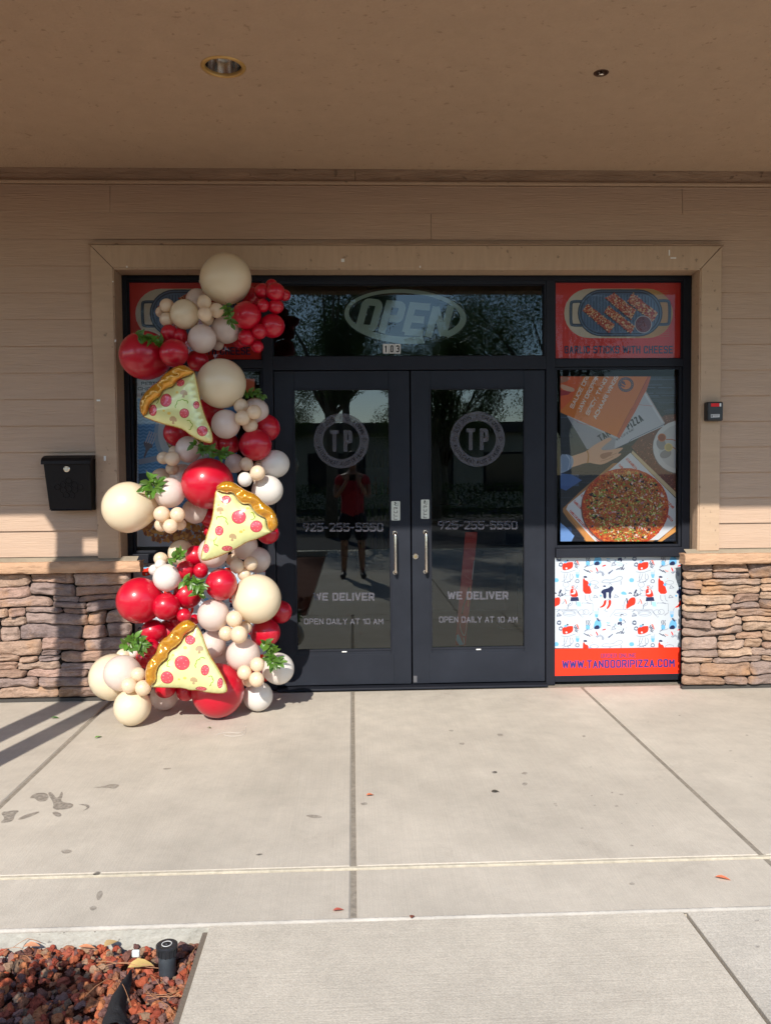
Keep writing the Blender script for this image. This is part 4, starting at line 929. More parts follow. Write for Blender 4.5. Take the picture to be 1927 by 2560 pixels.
def balloon_mesh(nm, m, shape):
    mb = MB(); prof = []; n = 26
    for i in range(n+1):
        a = pi*i/n; r = sin(a); h = cos(a)
        if h < 0: h *= 1+.13*shape*(1-r); r *= 1-.10*shape*(-h if h > -1 else 1)
        prof.append((max(0, r), h))
    prof = prof[:-1]; z = prof[-1][1]
    prof[-1] = (.06, z-.01); prof += [(.05, z-.09), (.085, z-.16), (.0, z-.15)]
    mb.lathe(prof, (0, 0, 0), 'z', 48); me_o = mb.build(nm, m, smooth=True); me = me_o.data; bpy.data.objects.remove(me_o); return me
BMESH = {}
for k in BM:
    for j, s in enumerate((.5, 1.0)): BMESH[k, j] = balloon_mesh('balloon', BM[k], s)
CR = {'A': (220, 600, 3.083), 'B': (220, 1100, 3.083), 'C': (220, 1400, 3.083)}
# crop, x, y, r, colour, distance in front of the door plane ('g' = stands on the ground), label
BL_ = [
('A', 1062, 300, 193, 'C', .30, 'large cream balloon at the very top of the garland overlapping the header casing'),
('A', 838, 455, 80, 'W', .10, 'cream balloon half hidden behind the upper left of the top large balloon'),
('A', 748, 573, 114, 'C', .34, 'medium cream balloon between two groups of minis under the top balloon'),
('A', 610, 507, 55, 'M', .32, 'upper mini balloon on the left of the medium cream one near the grill pan poster'),
('A', 566, 556, 42, 'M', .22, 'small mini balloon farthest left beside the grill pan poster'),
('A', 608, 612, 55, 'M', .32, 'lower mini balloon on the left of the medium cream one near the grill pan poster'),
('A', 895, 480, 56, 'M', .40, 'mini cream balloon just under the lower left edge of the top large balloon'),
('A', 902, 572, 57, 'M', .46, 'front mini balloon in the group of four beneath the top large balloon'),
('A', 990, 543, 58, 'M', .38, 'mini cream balloon touching the dark leaf sprig under the top large balloon'),
('A', 920, 612, 50, 'M', .30, 'lowest and rearmost mini of the group beneath the top large balloon'),
('A', 880, 762, 113, 'W', .34, 'pale blush balloon above the words WITH CHEESE at their left'),
('A', 1065, 688, 112, 'W', .26, 'pale blush balloon right under the dark sprig and left of the top red bunch'),
('A', 1000, 805, 48, 'W', .14, 'small pale balloon peeping out above the words WITH CHEESE'),
('A', 1222, 582, 112, 'R', .34, 'medium red balloon at the left of the top red bunch'),
('A', 1250, 425, 68, 'R', .14, 'dark red balloon tucked behind the right side of the top large balloon'),
('A', 1345, 395, 62, 'R', .30, 'small red balloon at upper left of the top right red bunch'),
('A', 1415, 345, 44, 'R', .26, 'topmost tiny red balloon of the garland'),
('A', 1445, 400, 72, 'R', .34, 'rounder small red balloon near the top of the red bunch against the transom'),
('A', 1512, 425, 47, 'R', .26, 'rightmost tiny red balloon against the transom glass'),
('A', 1348, 505, 52, 'R', .34, 'small red balloon in the middle left of the top red bunch'),
('A', 1447, 512, 60, 'R', .32, 'small red balloon in the middle right of the top red bunch'),
('A', 1420, 662, 96, 'R', .30, 'medium red balloon low on the right of the top bunch reflecting the street'),
('A', 1322, 705, 60, 'R', .34, 'small red balloon between the two medium red ones of the top bunch'),
('A', 1222, 752, 66, 'R', .32, 'small red balloon above the word CHEESE'),
('A', 1305, 822, 49, 'R', .30, 'lowest red mini of the top bunch beside the end of CHEESE'),
('A', 1165, 780, 56, 'R', .14, 'dark red balloon deep behind the minis above the word CHEESE'),
('A', 446, 890, 186, 'R', .28, 'large shaded red balloon at upper left overlapping the casing edge'),
('A', 628, 715, 64, 'R', .32, 'small red balloon above the shaded large one at its left, by the sprig'),
('A', 708, 740, 64, 'R', .30, 'small red balloon touching the pale blush balloon at upper left'),
('A', 665, 872, 112, 'R', .42, 'medium red balloon right above the uppermost foil pizza slice'),
('A', 848, 932, 86, 'R', .22, 'red balloon between the uppermost foil pizza slice and the words WITH CHEESE'),
('A', 1027, 1107, 196, 'C', .36, 'large pale balloon right of the uppermost foil pizza slice'),
('A', 1062, 1420, 118, 'W', .36, 'medium blush balloon below the pale large one at the right of the upper slice tip'),
('A', 1290, 1318, 105, 'W', .24, 'cream balloon behind the four minis at the right edge by the black door frame'),
('A', 1178, 1278, 58, 'M', .38, 'upper left of the four minis below the upper pale large balloon'),
('A', 1190, 1372, 60, 'M', .44, 'lower left of the four minis below the upper pale large balloon'),
('A', 1282, 1327, 59, 'M', .44, 'right one of the four minis below the upper pale large balloon'),
('A', 1250, 1428, 60, 'M', .36, 'bottom one of the four minis below the upper pale large balloon'),
('A', 1368, 1450, 112, 'R', .20, 'red balloon at the right edge beside the black door frame, partly behind another'),
('A', 1290, 1578, 130, 'R', .32, 'big shaded red balloon above the white pair at the right edge'),
('A', 1090, 1575, 84, 'R', .20, 'dark red balloon left of the big shaded one and behind leaves'),
('A', 935, 1330, 118, 'R', .12, 'dark red balloon behind the right edge of the uppermost foil slice'),
('A', 690, 1490, 104, 'R', .14, 'dark red balloon under the lower left edge of the uppermost foil slice'),
('A', 975, 1560, 86, 'R', .14, 'dark red balloon behind the tip of the uppermost foil slice'),
('A', 775, 1614, 103, 'W', .32, 'blush balloon right of the fork poster and above the lit red one'),
('A', 585, 1680, 50, 'M', .34, 'left mini balloon beside the fork and knife on the poster'),
('A', 652, 1686, 58, 'M', .40, 'right mini balloon beside the fork and knife on the poster'),
('A', 665, 1628, 42, 'M', .24, 'tiny balloon squeezed behind the minis by the fork poster'),
('A', 650, 1762, 48, 'M', .26, 'lower hidden mini balloon under the knife on the poster'),
('A', 1438, 1727, 116, 'V', .26, 'white balloon at the right edge under the big shaded red one, partly in shade'),
('A', 1130, 1722, 78, 'W', .20, 'pinkish balloon behind the upper right of the lit large red one'),
('B', 1220, 187, 56, 'M', .34, 'shaded mini balloon upper left of the group above the right white balloon'),
('B', 1322, 205, 47, 'M', .26, 'shaded mini balloon at the back of the group above the right white balloon'),
('B', 1307, 254, 61, 'M', .46, 'sunlit mini cream balloon in front of the right white balloon'),
('B', 1210, 304, 59, 'V', .46, 'sunlit white mini balloon above the crust of the middle foil slice'),
('B', 1316, 296, 50, 'M', .30, 'mini balloon tucked under the sunlit one near the right white balloon'),
('B', 925, 336, 206, 'R', .40, 'huge glossy red balloon at the sunlight edge above the middle foil slice'),
('B', 1383, 388, 122, 'V', .34, 'bright white balloon right of the crust of the middle foil slice'),
('B', 570, 300, 82, 'M', .12, 'peach balloon behind the leaf sprig at left of the lit red one'),
('B', 733, 282, 102, 'W', .18, 'pinkish balloon behind the left side of the lit large red one'),
('B', 318, 519, 199, 'C', .42, 'large sunlit cream balloon sticking out to the left over the siding'),
('B', 485, 500, 74, 'C', .22, 'cream balloon between the large outlying one and the medium white one'),
('B', 631, 407, 119, 'W', .44, 'medium sunlit white balloon right of the large outlying cream one'),
('B', 572, 571, 63, 'M', .52, 'upper left of four peach minis above the pasta poster'),
('B', 693, 575, 60, 'M', .52, 'upper right of four peach minis above the pasta poster'),
('B', 638, 664, 58, 'M', .54, 'front bottom one of the peach minis above the pasta poster'),
('B', 566, 655, 52, 'M', .42, 'rear left one of the peach minis above the pasta poster'),
('B', 714, 650, 46, 'M', .42, 'rear right one of the peach minis above the pasta poster'),
('B', 828, 548, 100, 'W', .24, 'blush balloon with a lit wedge under the lit large red balloon'),
('B', 955, 600, 86, 'R', .20, 'dark red balloon behind the left edge of the middle foil slice'),
('B', 950, 700, 60, 'R', .16, 'small dark red balloon behind the left edge of the middle slice, lower'),
('B', 1388, 722, 84, 'R', .26, 'red balloon peeping out below the right crust end of the middle slice'),
('B', 1308, 925, 102, 'W', .22, 'blush balloon at the right below the middle slice, behind two minis'),
('B', 1200, 812, 112, 'W', .22, 'blush balloon behind the lower right edge of the middle slice'),
('B', 966, 868, 120, 'W', .34, 'blush white balloon behind the tip of the middle foil slice'),
('B', 1150, 972, 58, 'M', .40, 'left of two minis with sunlit bellies below the middle foil slice'),
('B', 1254, 952, 56, 'M', .40, 'right of two minis with sunlit bellies below the middle foil slice'),
('B', 1205, 1036, 52, 'M', .38, 'mini balloon just above the large cream one on the right'),
('B', 1112, 925, 50, 'M', .26, 'hidden mini behind the two sunlit bellied minis'),
('B', 722, 872, 105, 'C', .22, 'cream balloon under the pasta poster behind a leaf sprig'),
('B', 562, 915, 52, 'M', .26, 'mini balloon above the end of the left stone ledge'),
('B', 560, 962, 44, 'V', .30, 'white mini balloon beside the end of the left stone ledge'),
('B', 515, 1002, 44, 'V', .28, 'white mini balloon left of the medium white one below the ledge'),
('B', 611, 1062, 109, 'V', .42, 'medium white balloon above the lit large red one at left'),
('B', 835, 893, 84, 'R', .30, 'red balloon left of the tip of the middle foil slice'),
('B', 755, 1002, 75, 'R', .38, 'left of two small red balloons above the central leaves'),
('B', 871, 1006, 60, 'R', .40, 'right of two small red balloons above the central leaves'),
('C', 1030, 188, 129, 'R', .46, 'glossy red balloon left of the large cream one and above a white one'),
('C', 404, 312, 180, 'R', .40, 'large glossy red balloon at the left over the stone wall'),
('C', 605, 358, 106, 'R', .44, 'medium red balloon right of the large one over the stone wall'),
('C', 770, 268, 108, 'R', .34, 'red balloon behind the central leaf sprig'),
('C', 742, 430, 56, 'R', .46, 'small red balloon just above the crust of the lowest foil slice'),
('C', 822, 458, 42, 'R', .32, 'tiny red balloon touching the top corner of the lowest foil slice'),
('C', 700, 470, 96, 'R', .22, 'red balloon behind the top crust of the lowest foil slice'),
('C', 1298, 300, 197, 'C', .38, 'large cream balloon at the right in front of the black door frame'),
('C', 967, 425, 128, 'W', .44, 'medium blush balloon right of the central leaves'),
('C', 1482, 400, 92, 'R', .18, 'red balloon peeping out behind the right side of the large cream one'),
('C', 1368, 560, 116, 'R', .26, 'red balloon under the large cream one beside the black door frame'),
('C', 1128, 455, 66, 'M', .52, 'top one of four minis under the left of the large right cream balloon'),
('C', 1212, 520, 52, 'M', .40, 'rear right one of four minis under the large right cream balloon'),
('C', 1065, 566, 60, 'M', .48, 'left one of four minis under the large right cream balloon'),
('C', 1163, 575, 70, 'M', .56, 'front and largest of four minis under the large right cream balloon'),
('C', 958, 650, 107, 'W', .34, 'blush balloon with a slanting shadow right of the lowest slice'),
('C', 1195, 730, 132, 'W', .44, 'medium blush balloon above the four lower right minis'),
('C', 1060, 760, 96, 'W', .20, 'pink balloon hidden between the lowest slice and the blush ones'),
('C', 508, 550, 90, 'R', .34, 'red balloon left of the crust of the lowest slice, the upper one'),
('C', 632, 560, 104, 'R', .24, 'red balloon behind the crust of the lowest slice'),
('C', 488, 672, 68, 'R', .42, 'small glossy red balloon above the bend of the lowest crust'),
('C', 462, 755, 84, 'R', .32, 'red balloon left of the crust of the lowest slice, the lower one'),
('C', 905, 625, 56, 'R', .30, 'small dark red balloon at the right edge of the lowest slice'),
('C', 275, 735, 52, 'C', .34, 'small cream balloon under the left leaf sprig, left'),
('C', 355, 712, 44, 'V', .32, 'small pale balloon under the left leaf sprig, middle'),
('C', 408, 735, 46, 'C', .26, 'small cream balloon under the left leaf sprig, right'),
('C', 200, 903, 178, 'C', .40, 'large cream balloon on the ground behind the others at the far left'),
('C', 270, 872, 137, 'W', .56, 'medium blush balloon in front of the far left large cream one'),
('C', 390, 882, 56, 'M', .62, 'pinkish mini balloon at the left of the lowest crust'),
('C', 320, 967, 60, 'M', .66, 'left one of three minis over the cream balloon on the ground'),
('C', 428, 986, 61, 'M', .66, 'right one of three minis over the cream balloon on the ground'),
('C', 345, 1133, 137, 'C', 'g', 'cream balloon standing on the concrete at the lower left'),
('C', 590, 1050, 107, 'W', 'g', 'white balloon with a shadow on the concrete under the lowest slice'),
('C', 600, 975, 88, 'R', .44, 'dark red balloon under the left bottom edge of the lowest slice'),
('C', 755, 1010, 76, 'R', .42, 'red balloon on the ground between a white one and the big red one'),
('C', 1000, 1008, 206, 'R', 'g', 'huge red balloon resting on the concrete under the lowest slice tip'),
('C', 1310, 1050, 116, 'V', 'g', 'white balloon standing on the concrete at the lower right'),
('C', 1466, 838, 126, 'V', .36, 'white balloon behind leaves at the lower right by the door'),
('C', 1305, 806, 58, 'M', .58, 'top one of the three minis at lower right beside the leaf sprig'),
('C', 1205, 866, 58, 'M', .58, 'left one of the three minis at lower right'),
('C', 1299, 920, 59, 'M', .60, 'bottom one of the three minis at lower right'),
('C', 1238, 932, 46, 'M', .46, 'half hidden mini behind the three at lower right'),
]
CORE = [(430, 730), (520, 1000), (560, 1200), (560, 1450), (500, 1700)]
rb = random.Random(4)
def core_at(py):
    for (xa, ya), (xb, yb) in zip(CORE, CORE[1:]):
        if py <= yb: t_ = max(0, (py-ya)/(yb-ya)); return xa+(xb-xa)*t_
    return CORE[-1][0]
for (cr, x, y, r, k, d, lab) in BL_:
    ox, oy, sc = CR[cr]; px, py, pr_ = ox+x/sc, oy+y/sc, r/sc
    def place(d): 
        c = at(px, py, -d); return c, pr_*(c-CAM).length/F
    if d == 'g':
        best = min((abs(place(q/200)[0].z-place(q/200)[1]), q/200) for q in range(20, 200)); d = best[1]
    c, R_ = place(d)
    if c.z-R_ < 0: c.z = R_+.001
    q = at(core_at(py), py+20, .0); dirn = Vector((q.x-c.x, max(.10, -c.y*.7), (q.z-c.z)*.6)).normalized()
    o = bpy.data.objects.new('balloon', BMESH[k, rb.choice((0, 1))]); COL.objects.link(o)
    o.rotation_mode = 'QUATERNION'; o.rotation_quaternion = (-dirn).to_track_quat('Z', 'Y')
    s = R_*.955; o.scale = (s*rb.uniform(.96, 1.0), s*rb.uniform(.97, 1.02), s*rb.uniform(1.0, 1.08)); o.location = c
    tag(o, lab, 'balloon', 'balloons of the garland')

# ------------------------------------------------------------ foil pizza slices
M_foilc = mat('printed_foil_cheese', (.8, .8, .8), .3, .5, attr='col', coat=1, coat_r=.10, bump=.10, bscale=26, bdist=.003, metal=.18)
M_foilk = mat('amber_foil_crust', (.62, .28, .015), .22, .5, metal=.45, coat=1, coat_r=.12, bump=.04, bscale=24, bdist=.003)
def inflate(outline, crop, Yp, h, name, m, parent, feats=(), base=(1, 1, 1), grid=9, pinch=None, lean=0):
    ox, oy, sc = crop
    pts = [Vector(p) for p in outline]
    # densify the outline, with small puckers
    dense = []
    for i in range(len(outline)):
        a, b = Vector(outline[i]), Vector(outline[(i+1) % len(outline)]); n = max(1, int((b-a).length/9))
        for j in range(n):
            q = a+(b-a)*j/n; dense.append(q)
    ol = [tuple(p) for p in dense]; loops = [list(range(len(dense)))]; P = list(dense)
    for fp, col in feats:
        fpp = [p for p in fp]
        if len(fpp) < 3: continue
        k = len(P); P += [Vector(p) for p in fpp]; loops.append(list(range(k, k+len(fpp))))
    xs = [p[0] for p in ol]; ys = [p[1] for p in ol]; rr = random.Random(1)
    X = min(xs)
    while X < max(xs):
        Yy = min(ys)
        while Yy < max(ys):
            q = (X+rr.uniform(-2, 2), Yy+rr.uniform(-2, 2))
            if inside(q, ol): P.append(Vector(q))
            Yy += grid
        X += grid
    vv, ee, ff, *_ = delaunay_2d_cdt(P, [], loops, 0, 1e-5)
    segs = [(Vector(ol[i-1]), Vector(ol[i])) for i in range(len(ol))]
    def dist(p):
        best = 1e9; bi = 0
        for i, (a, b) in enumerate(segs):
            ab = b-a; t_ = max(0, min(1, (p-a).dot(ab)/max(1e-9, ab.dot(ab)))); dd = (p-a-ab*t_).length
            if dd < best: best = dd; bi = i+t_
        return best, bi
    ds = [dist(v) for v in vv]; dm = max(d for d, _ in ds); cen = Vector((sum(xs)/len(xs), sum(ys)/len(ys)))
    vs = []; n = len(vv)
    for side in (1, -1):
        for v, (d, bi) in zip(vv, ds):
            t_ = min(1, d/(dm*.9)); hh = h*(1-(1-t_)**2)**.5
            hh *= 1-.30*abs(sin(bi*.55))*math.exp(-d/26)*min(1, t_*6)      # seam puckers
            if pinch:
                for (qx, qy, w_) in pinch:
                    hh *= 1-.58*math.exp(-((v.x-qx)**2+(v.y-qy)**2)/w_**2)
            yy = Yp-side*hh if side > 0 else Yp+hh*.8
            yy += lean*(v.x-cen.x)
            q = at(ox+v.x/sc, oy+v.y/sc, yy) if 0 else at(ox+v.x/sc, oy+v.y/sc, Yp)
            vs.append((q.x, yy, q.z))
    fs = []; cols = []
    for f in ff:
        c = sum((vv[i] for i in f), Vector((0, 0)))/len(f)
        if not inside(c, ol): continue
        col = base
        for fp, cc in feats:
            if inside(c, fp): col = cc
        fs.append(tuple(f)); cols.append(lin(col)); fs.append(tuple(i+n for i in f)[::-1]); cols.append(lin(base))
    # weld rim
    mb = MB(); mb.v = vs; mb.f = fs; mb.c = cols
    o = mb.build(name, m, parent, smooth=True, attr=True)
    bm = bmesh.new(); bm.from_mesh(o.data); bmesh.ops.remove_doubles(bm, verts=bm.verts, dist=.0004); bmesh.ops.recalc_face_normals(bm, faces=bm.faces); bm.to_mesh(o.data); bm.free()
    return o
def circ(x, y, rx, ry, n=22, rot=0): return [(x+rx*cos(2*pi*i/n+rot), y+ry*sin(2*pi*i/n+rot)) for i in range(n)]
PEP, PEPE, PEPD, MUSH, HERB, SPT = (214, 78, 90), (160, 46, 50), (240, 160, 165), (190, 162, 120), (132, 168, 20), (232, 204, 100)
def wig(pl):
    out = []; acc = 0
    for i in range(len(pl)-1):
        a, b = Vector(pl[i]), Vector(pl[i+1]); L_ = (b-a).length; n = max(1, int(L_/4)); nrm = Vector((a.y-b.y, b.x-a.x)).normalized()
        for j in range(n): out.append((a+(b-a)*j/n-nrm*7*abs(sin((acc+L_*j/n)/11)))[:])
        acc += L_
    return out
def feats_for(peps, mush, herbs, spots, outline):
    F_ = []
    def add(p, c):
        if sum(1 for q in p if inside(q, outline)) == len(p): F_.append((p, c))
    for x, y, r in spots: add(circ(x, y, r, r*.8, 10), SPT)
    for x, y, rx, ry in peps:
        full = circ(x, y, rx, ry)
        add(full, PEPE); add(circ(x, y, rx-4, ry-4), PEP)
        rp = random.Random(int(x))
        for i in range(7):
            a = i*.9+rp.uniform(0, .4); k = .22 if i == 0 else .62
            add(circ(x+rx*k*cos(a), y+ry*k*sin(a), 3.6, 3.6, 7), PEPD)
    for x, y, rot in mush:
        c, s = cos(rot), sin(rot)
        base = [(-28, 4), (-28, -12), (-14, -26), (6, -28), (24, -16), (30, 4), (18, 10), (10, 6), (10, 18), (14, 26), (2, 32), (-8, 28), (-6, 8), (-14, 10), (-20, 12)]
        add([(x+u*c-v*s, y+u*s+v*c) for u, v in base], MUSH)
    for pl in herbs:
        pl = wig(smoothpoly(pl, 1, False)); qs = ribbon(pl, 6.5); L_ = [q[0] for q in qs]+[qs[-1][1]]; R2 = [q[3] for q in qs]+[qs[-1][2]]
        add(L_+R2[::-1], HERB)
    return F_
CHEESE = (226, 228, 160)
def pizza(crop, crust_out, crust_in, cheese_rest, peps, mush, herbs, spots, Yp, label, pin, lean):
    cp = CR[crop]
    ctr = (sum(p[0] for p in crust_in)/len(crust_in), sum(p[1] for p in crust_in)/len(crust_in))
    base = at(cp[0]+ctr[0]/cp[2], cp[1]+ctr[1]/cp[2], Yp)
    t = thing('foil_pizza_balloon', tuple(base), label, 'foil balloon', 'foil pizza slices')
    cheese = crust_in+cheese_rest
    ol = smoothpoly(cheese, 1)
    inflate(ol, cp, Yp, .050, 'cheese_panel', M_foilc, t, feats_for(peps, mush, herbs, spots, ol), CHEESE, lean=lean)
    cr = smoothpoly(crust_out+crust_in[::-1], 1)
    cc = Vector(ctr); 
    inflate(cr, cp, Yp-.020, .042, 'crust', M_foilk, t, pinch=pin, lean=lean)
    # thin gold seam line round the cheese
    mb = MB(); full = smoothpoly(cheese_rest, 1, False); pts = [at(cp[0]+x/cp[2], cp[1]+y/cp[2], Yp) for x, y in full]
    cx = sum(x for x, y in smoothpoly(cheese, 1))/len(smoothpoly(cheese, 1))
    mb.tube([(p.x, Yp, p.z) for p in pts], .0028, 6); mb.build('seam', M_foilk, t, smooth=True)
pizza('A', [(820, 1015), (790, 985), (740, 960), (690, 965), (640, 1000), (580, 1040), (550, 1090), (500, 1120), (440, 1175), (400, 1240), (400, 1320), (430, 1360)][::1],
      [(820, 1015), (790, 1042), (740, 1060), (690, 1082), (660, 1130), (610, 1145), (575, 1165), (560, 1210), (510, 1240), (478, 1270), (465, 1330), (430, 1360)],
      [(430, 1360), (500, 1390), (590, 1420), (680, 1440), (740, 1460), (800, 1510), (880, 1550), (945, 1568), (965, 1550), (950, 1470), (905, 1370), (870, 1260), (850, 1150), (820, 1015)],
      [(722, 1105, 36, 33), (615, 1240, 47, 52), (512, 1315, 34, 45), (757, 1340, 37, 37), (843, 1275, 22, 30), (890, 1475, 40, 40)],
      [(752, 1190, .2), (668, 1390, .2)], [[(690, 1300), (700, 1270), (712, 1245), (745, 1240), (775, 1250), (780, 1270)], [(775, 1395), (800, 1405), (815, 1430), (800, 1455), (780, 1462)], [(540, 1225), (548, 1250), (535, 1270)]],
      [(640, 1340, 14), (600, 1320, 10), (700, 1180, 12)], -.50, 'uppermost foil pizza slice balloon, in shade, tip pointing down right', [(560, 1130, 30), (690, 1030, 26)], 0)
pizza('B', [(990, 385), (990, 362), (1005, 340), (1050, 315), (1110, 318), (1160, 350), (1220, 390), (1280, 410), (1320, 440), (1350, 480), (1410, 520), (1445, 560), (1465, 620), (1468, 665), (1440, 700), (1420, 705)],
      [(990, 385), (1035, 402), (1075, 410), (1110, 402), (1140, 430), (1160, 470), (1200, 495), (1250, 490), (1270, 530), (1300, 570), (1340, 590), (1375, 605), (1380, 650), (1390, 690), (1420, 705)],
      [(1420, 705), (1360, 735), (1300, 762), (1230, 782), (1180, 812), (1110, 850), (1050, 880), (980, 910), (910, 930), (875, 925), (875, 880), (900, 800), (920, 720), (950, 640), (965, 570), (975, 480), (985, 400)],
      [(1072, 458, 38, 32), (1172, 590, 55, 53), (1304, 663, 46, 46), (1022, 695, 34, 38), (918, 833, 30, 39), (1080, 832, 40, 22)],
      [(1028, 540, -.1), (1125, 745, .3)], [[(1000, 612), (1010, 594), (1040, 590), (1068, 596), (1075, 630), (1088, 658)], [(1260, 555), (1290, 585), (1275, 610), (1258, 605)], [(1003, 745), (985, 760), (975, 785), (985, 805), (1015, 818)]],
      [(1188, 703, 14), (1235, 525, 12), (1210, 690, 8), (1015, 500, 10)], -.60, 'middle foil pizza slice balloon, sunlit, crust at upper right and tip at lower left', [(1170, 400, 30), (1290, 500, 34), (1380, 590, 30)], 0)
pizza('C', [(835, 500), (810, 475), (760, 455), (700, 490), (650, 540), (612, 588), (580, 605), (545, 650), (525, 720), (500, 745), (455, 800), (440, 880), (445, 940), (485, 978)],
      [(835, 500), (815, 535), (770, 560), (740, 590), (720, 630), (680, 670), (640, 690), (620, 720), (615, 760), (570, 790), (540, 830), (528, 880), (530, 930), (485, 978)],
      [(485, 978), (560, 980), (650, 982), (740, 985), (790, 1003), (850, 1000), (920, 1020), (1010, 1028), (1065, 1022), (1075, 990), (1050, 920), (1000, 830), (940, 740), (905, 650), (880, 570), (835, 500)],
      [(797, 607, 42, 35), (740, 778, 60, 56), (623, 893, 51, 50), (913, 836, 31, 40), (1025, 940, 20, 38), (880, 984, 44, 20)],
      [(868, 680, .1), (828, 915, .2)], [[(640, 755), (618, 768), (622, 790), (612, 805), (645, 820)], [(845, 815), (848, 775), (868, 755), (895, 742), (912, 755)], [(940, 885), (965, 890), (972, 920), (955, 940), (940, 960)]],
      [(760, 895, 14), (715, 905, 10), (665, 725, 12), (760, 665, 16)], -.72, 'lowest foil pizza slice balloon, sunlit, with tip pointing right near the ground', [(600, 660, 32), (520, 770, 30), (690, 580, 24)], 0)

# ------------------------------------------------------------ leaf sprigs
def leaf(mb, p, d, n, L_, W_, col, curl=.25):
    d = d.normalized(); s = d.cross(n).normalized(); n = s.cross(d).normalized()
    prof = [(0, 0), (.18, .62), (.42, 1), (.68, .78), (.88, .36), (1, 0)]
    vs = []
    for t_, w_ in prof:
        c = p+d*(L_*t_)+n*(-curl*L_*t_*t_); vs += [c-s*(W_*w_/2)+n*(W_*w_*.18), c, c+s*(W_*w_/2)+n*(W_*w_*.18)]
    fs = []
    for i in range(len(prof)-1):
        a = i*3; fs += [(a, a+1, a+4, a+3), (a+1, a+2, a+5, a+4)]
    mb.add(vs, fs, col)
M_leaf, nt_, p_ = newmat('green_leaf')
a_ = N(nt_, 'ShaderNodeAttribute'); a_.attribute_name = 'col'; nt_.links.new(a_.outputs[0], p_.inputs['Base Color']); p_.inputs['Roughness'].default_value = .35
tr_ = N(nt_, 'ShaderNodeBsdfTranslucent'); nt_.links.new(a_.outputs[0], tr_.inputs[0]); x_ = N(nt_, 'ShaderNodeMixShader'); x_.inputs[0].default_value = .25
nt_.links.new(p_.outputs[0], x_.inputs[1]); nt_.links.new(tr_.outputs[0], x_.inputs[2]); nt_.links.new(x_.outputs[0], nt_.nodes['Material Output'].inputs[0])
M_stem = mat('brown_stem', (.10, .09, .03), .7)
def sprig(crop, line, d, n, label, spread=1.0, size=.036, up=.2):
    cp = CR[crop]; rl = random.Random(int(line[0][0])); mb = MB(); P3 = [at(cp[0]+x/cp[2], cp[1]+y/cp[2], -d) for x, y in line]
    t = thing('leaf_sprig', tuple(P3[0]), label, 'leaves', 'leaf sprigs in the garland')
    MB().tube(P3, .0018, 6).build('stem', M_stem, t)
    size *= 1.4; n = int(n*1.25)
    for i in range(n):
        u = rl.uniform(0, len(P3)-1.001); k = int(u); p = P3[k].lerp(P3[k+1], u-k); ax = (P3[k+1]-P3[k]).normalized()
        a = rl.uniform(0, 2*pi); dr = Vector((cos(a)*spread, -.45+rl.uniform(-.5, .3), sin(a)*spread))+ax*.7
        g = rl.uniform(.7, 1.35); c = (.085*g, .19*g*rl.uniform(.8, 1.15), .022*g)
        leaf(mb, p, dr, Vector((rl.uniform(-.6, .6), -1, rl.uniform(-.3, .9))), size*rl.uniform(.75, 1.25), size*.5*rl.uniform(.8, 1.2), c)
    mb.build('foliage', M_leaf, t, smooth=True)
sprig('A', [(350, 715), (430, 745), (500, 765), (570, 800)], .44, 26, 'dark shaded leaf sprig lying over the upper left red balloons')
sprig('A', [(1065, 480), (1080, 560), (1115, 660)], .46, 22, 'dark leaf sprig between the top cream balloon and the top red bunch', size=.030)
sprig('A', [(1210, 1180), (1290, 1165), (1350, 1195)], .30, 20, 'green leaf sprig above the upper four minis by the door frame', size=.030)
sprig('A', [(815, 1575), (900, 1610), (1000, 1640), (1080, 1655)], .44, 30, 'dark leaf sprig on top of the lit large red balloon')
sprig('B', [(450, 230), (480, 310), (440, 390), (520, 380), (540, 320)], .52, 30, 'bright green sprig between the outlying cream balloon and the blue poster', size=.042)
sprig('B', [(610, 915), (660, 910), (710, 890), (720, 860)], .50, 16, 'green sprig beside the stone ledge end above the medium white balloon', size=.034)
sprig('B', [(730, 1090), (800, 1090), (860, 1110), (850, 1190)], .56, 34, 'bright leaf sprig in the middle of the lower half between red balloons', size=.038)
sprig('C', [(240, 670), (330, 640), (370, 590), (420, 620), (410, 680)], .52, 32, 'green sprig over the stone wall above the far left cream balloons', size=.040)
sprig('C', [(1330, 640), (1400, 650), (1430, 720), (1420, 790), (1470, 760)], .56, 38, 'green sprig hanging over the lower right white balloon beside the door', size=.040)
# ================================================================== ground
JX = [-1.577, -.011, 1.54]
def bevelbox(mb, x0, x1, y0, y1, z0, z1, r=.006):
    z2 = z1-r
    v = [(x0, y0, z0), (x1, y0, z0), (x1, y1, z0), (x0, y1, z0), (x0, y0, z2), (x1, y0, z2), (x1, y1, z2), (x0, y1, z2), (x0+r, y0+r, z1), (x1-r, y0+r, z1), (x1-r, y1-r, z1), (x0+r, y1-r, z1)]
    mb.add(v, [(0, 1, 5, 4), (1, 2, 6, 5), (2, 3, 7, 6), (3, 0, 4, 7), (4, 5, 9, 8), (5, 6, 10, 9), (6, 7, 11, 10), (7, 4, 8, 11), (8, 9, 10, 11)])
mb = MB(); xs = [-4.7, -3.15]+JX+[3.1, 4.66, 6.2]
YT = -2.412; YE = -2.770
for a, b in zip(xs, xs[1:]):
    g = .0065; bevelbox(mb, a+g, b-g, YT+.010, .085, -.16, 0, .010); bevelbox(mb, a+g, b-g, YE, YT-.010, -.16, 0, .010)
struct(mb.build('sidewalk', M_conc))
struct(MB().box(-7, 8, YE+.02, .3, -.165, -.006).build('joint_bed', M_sand))
M_joint = mat('pale_joint_filler', (.50, .45, .35), .8, .2, var=.25, vscale=30, bump=.3, bscale=80)
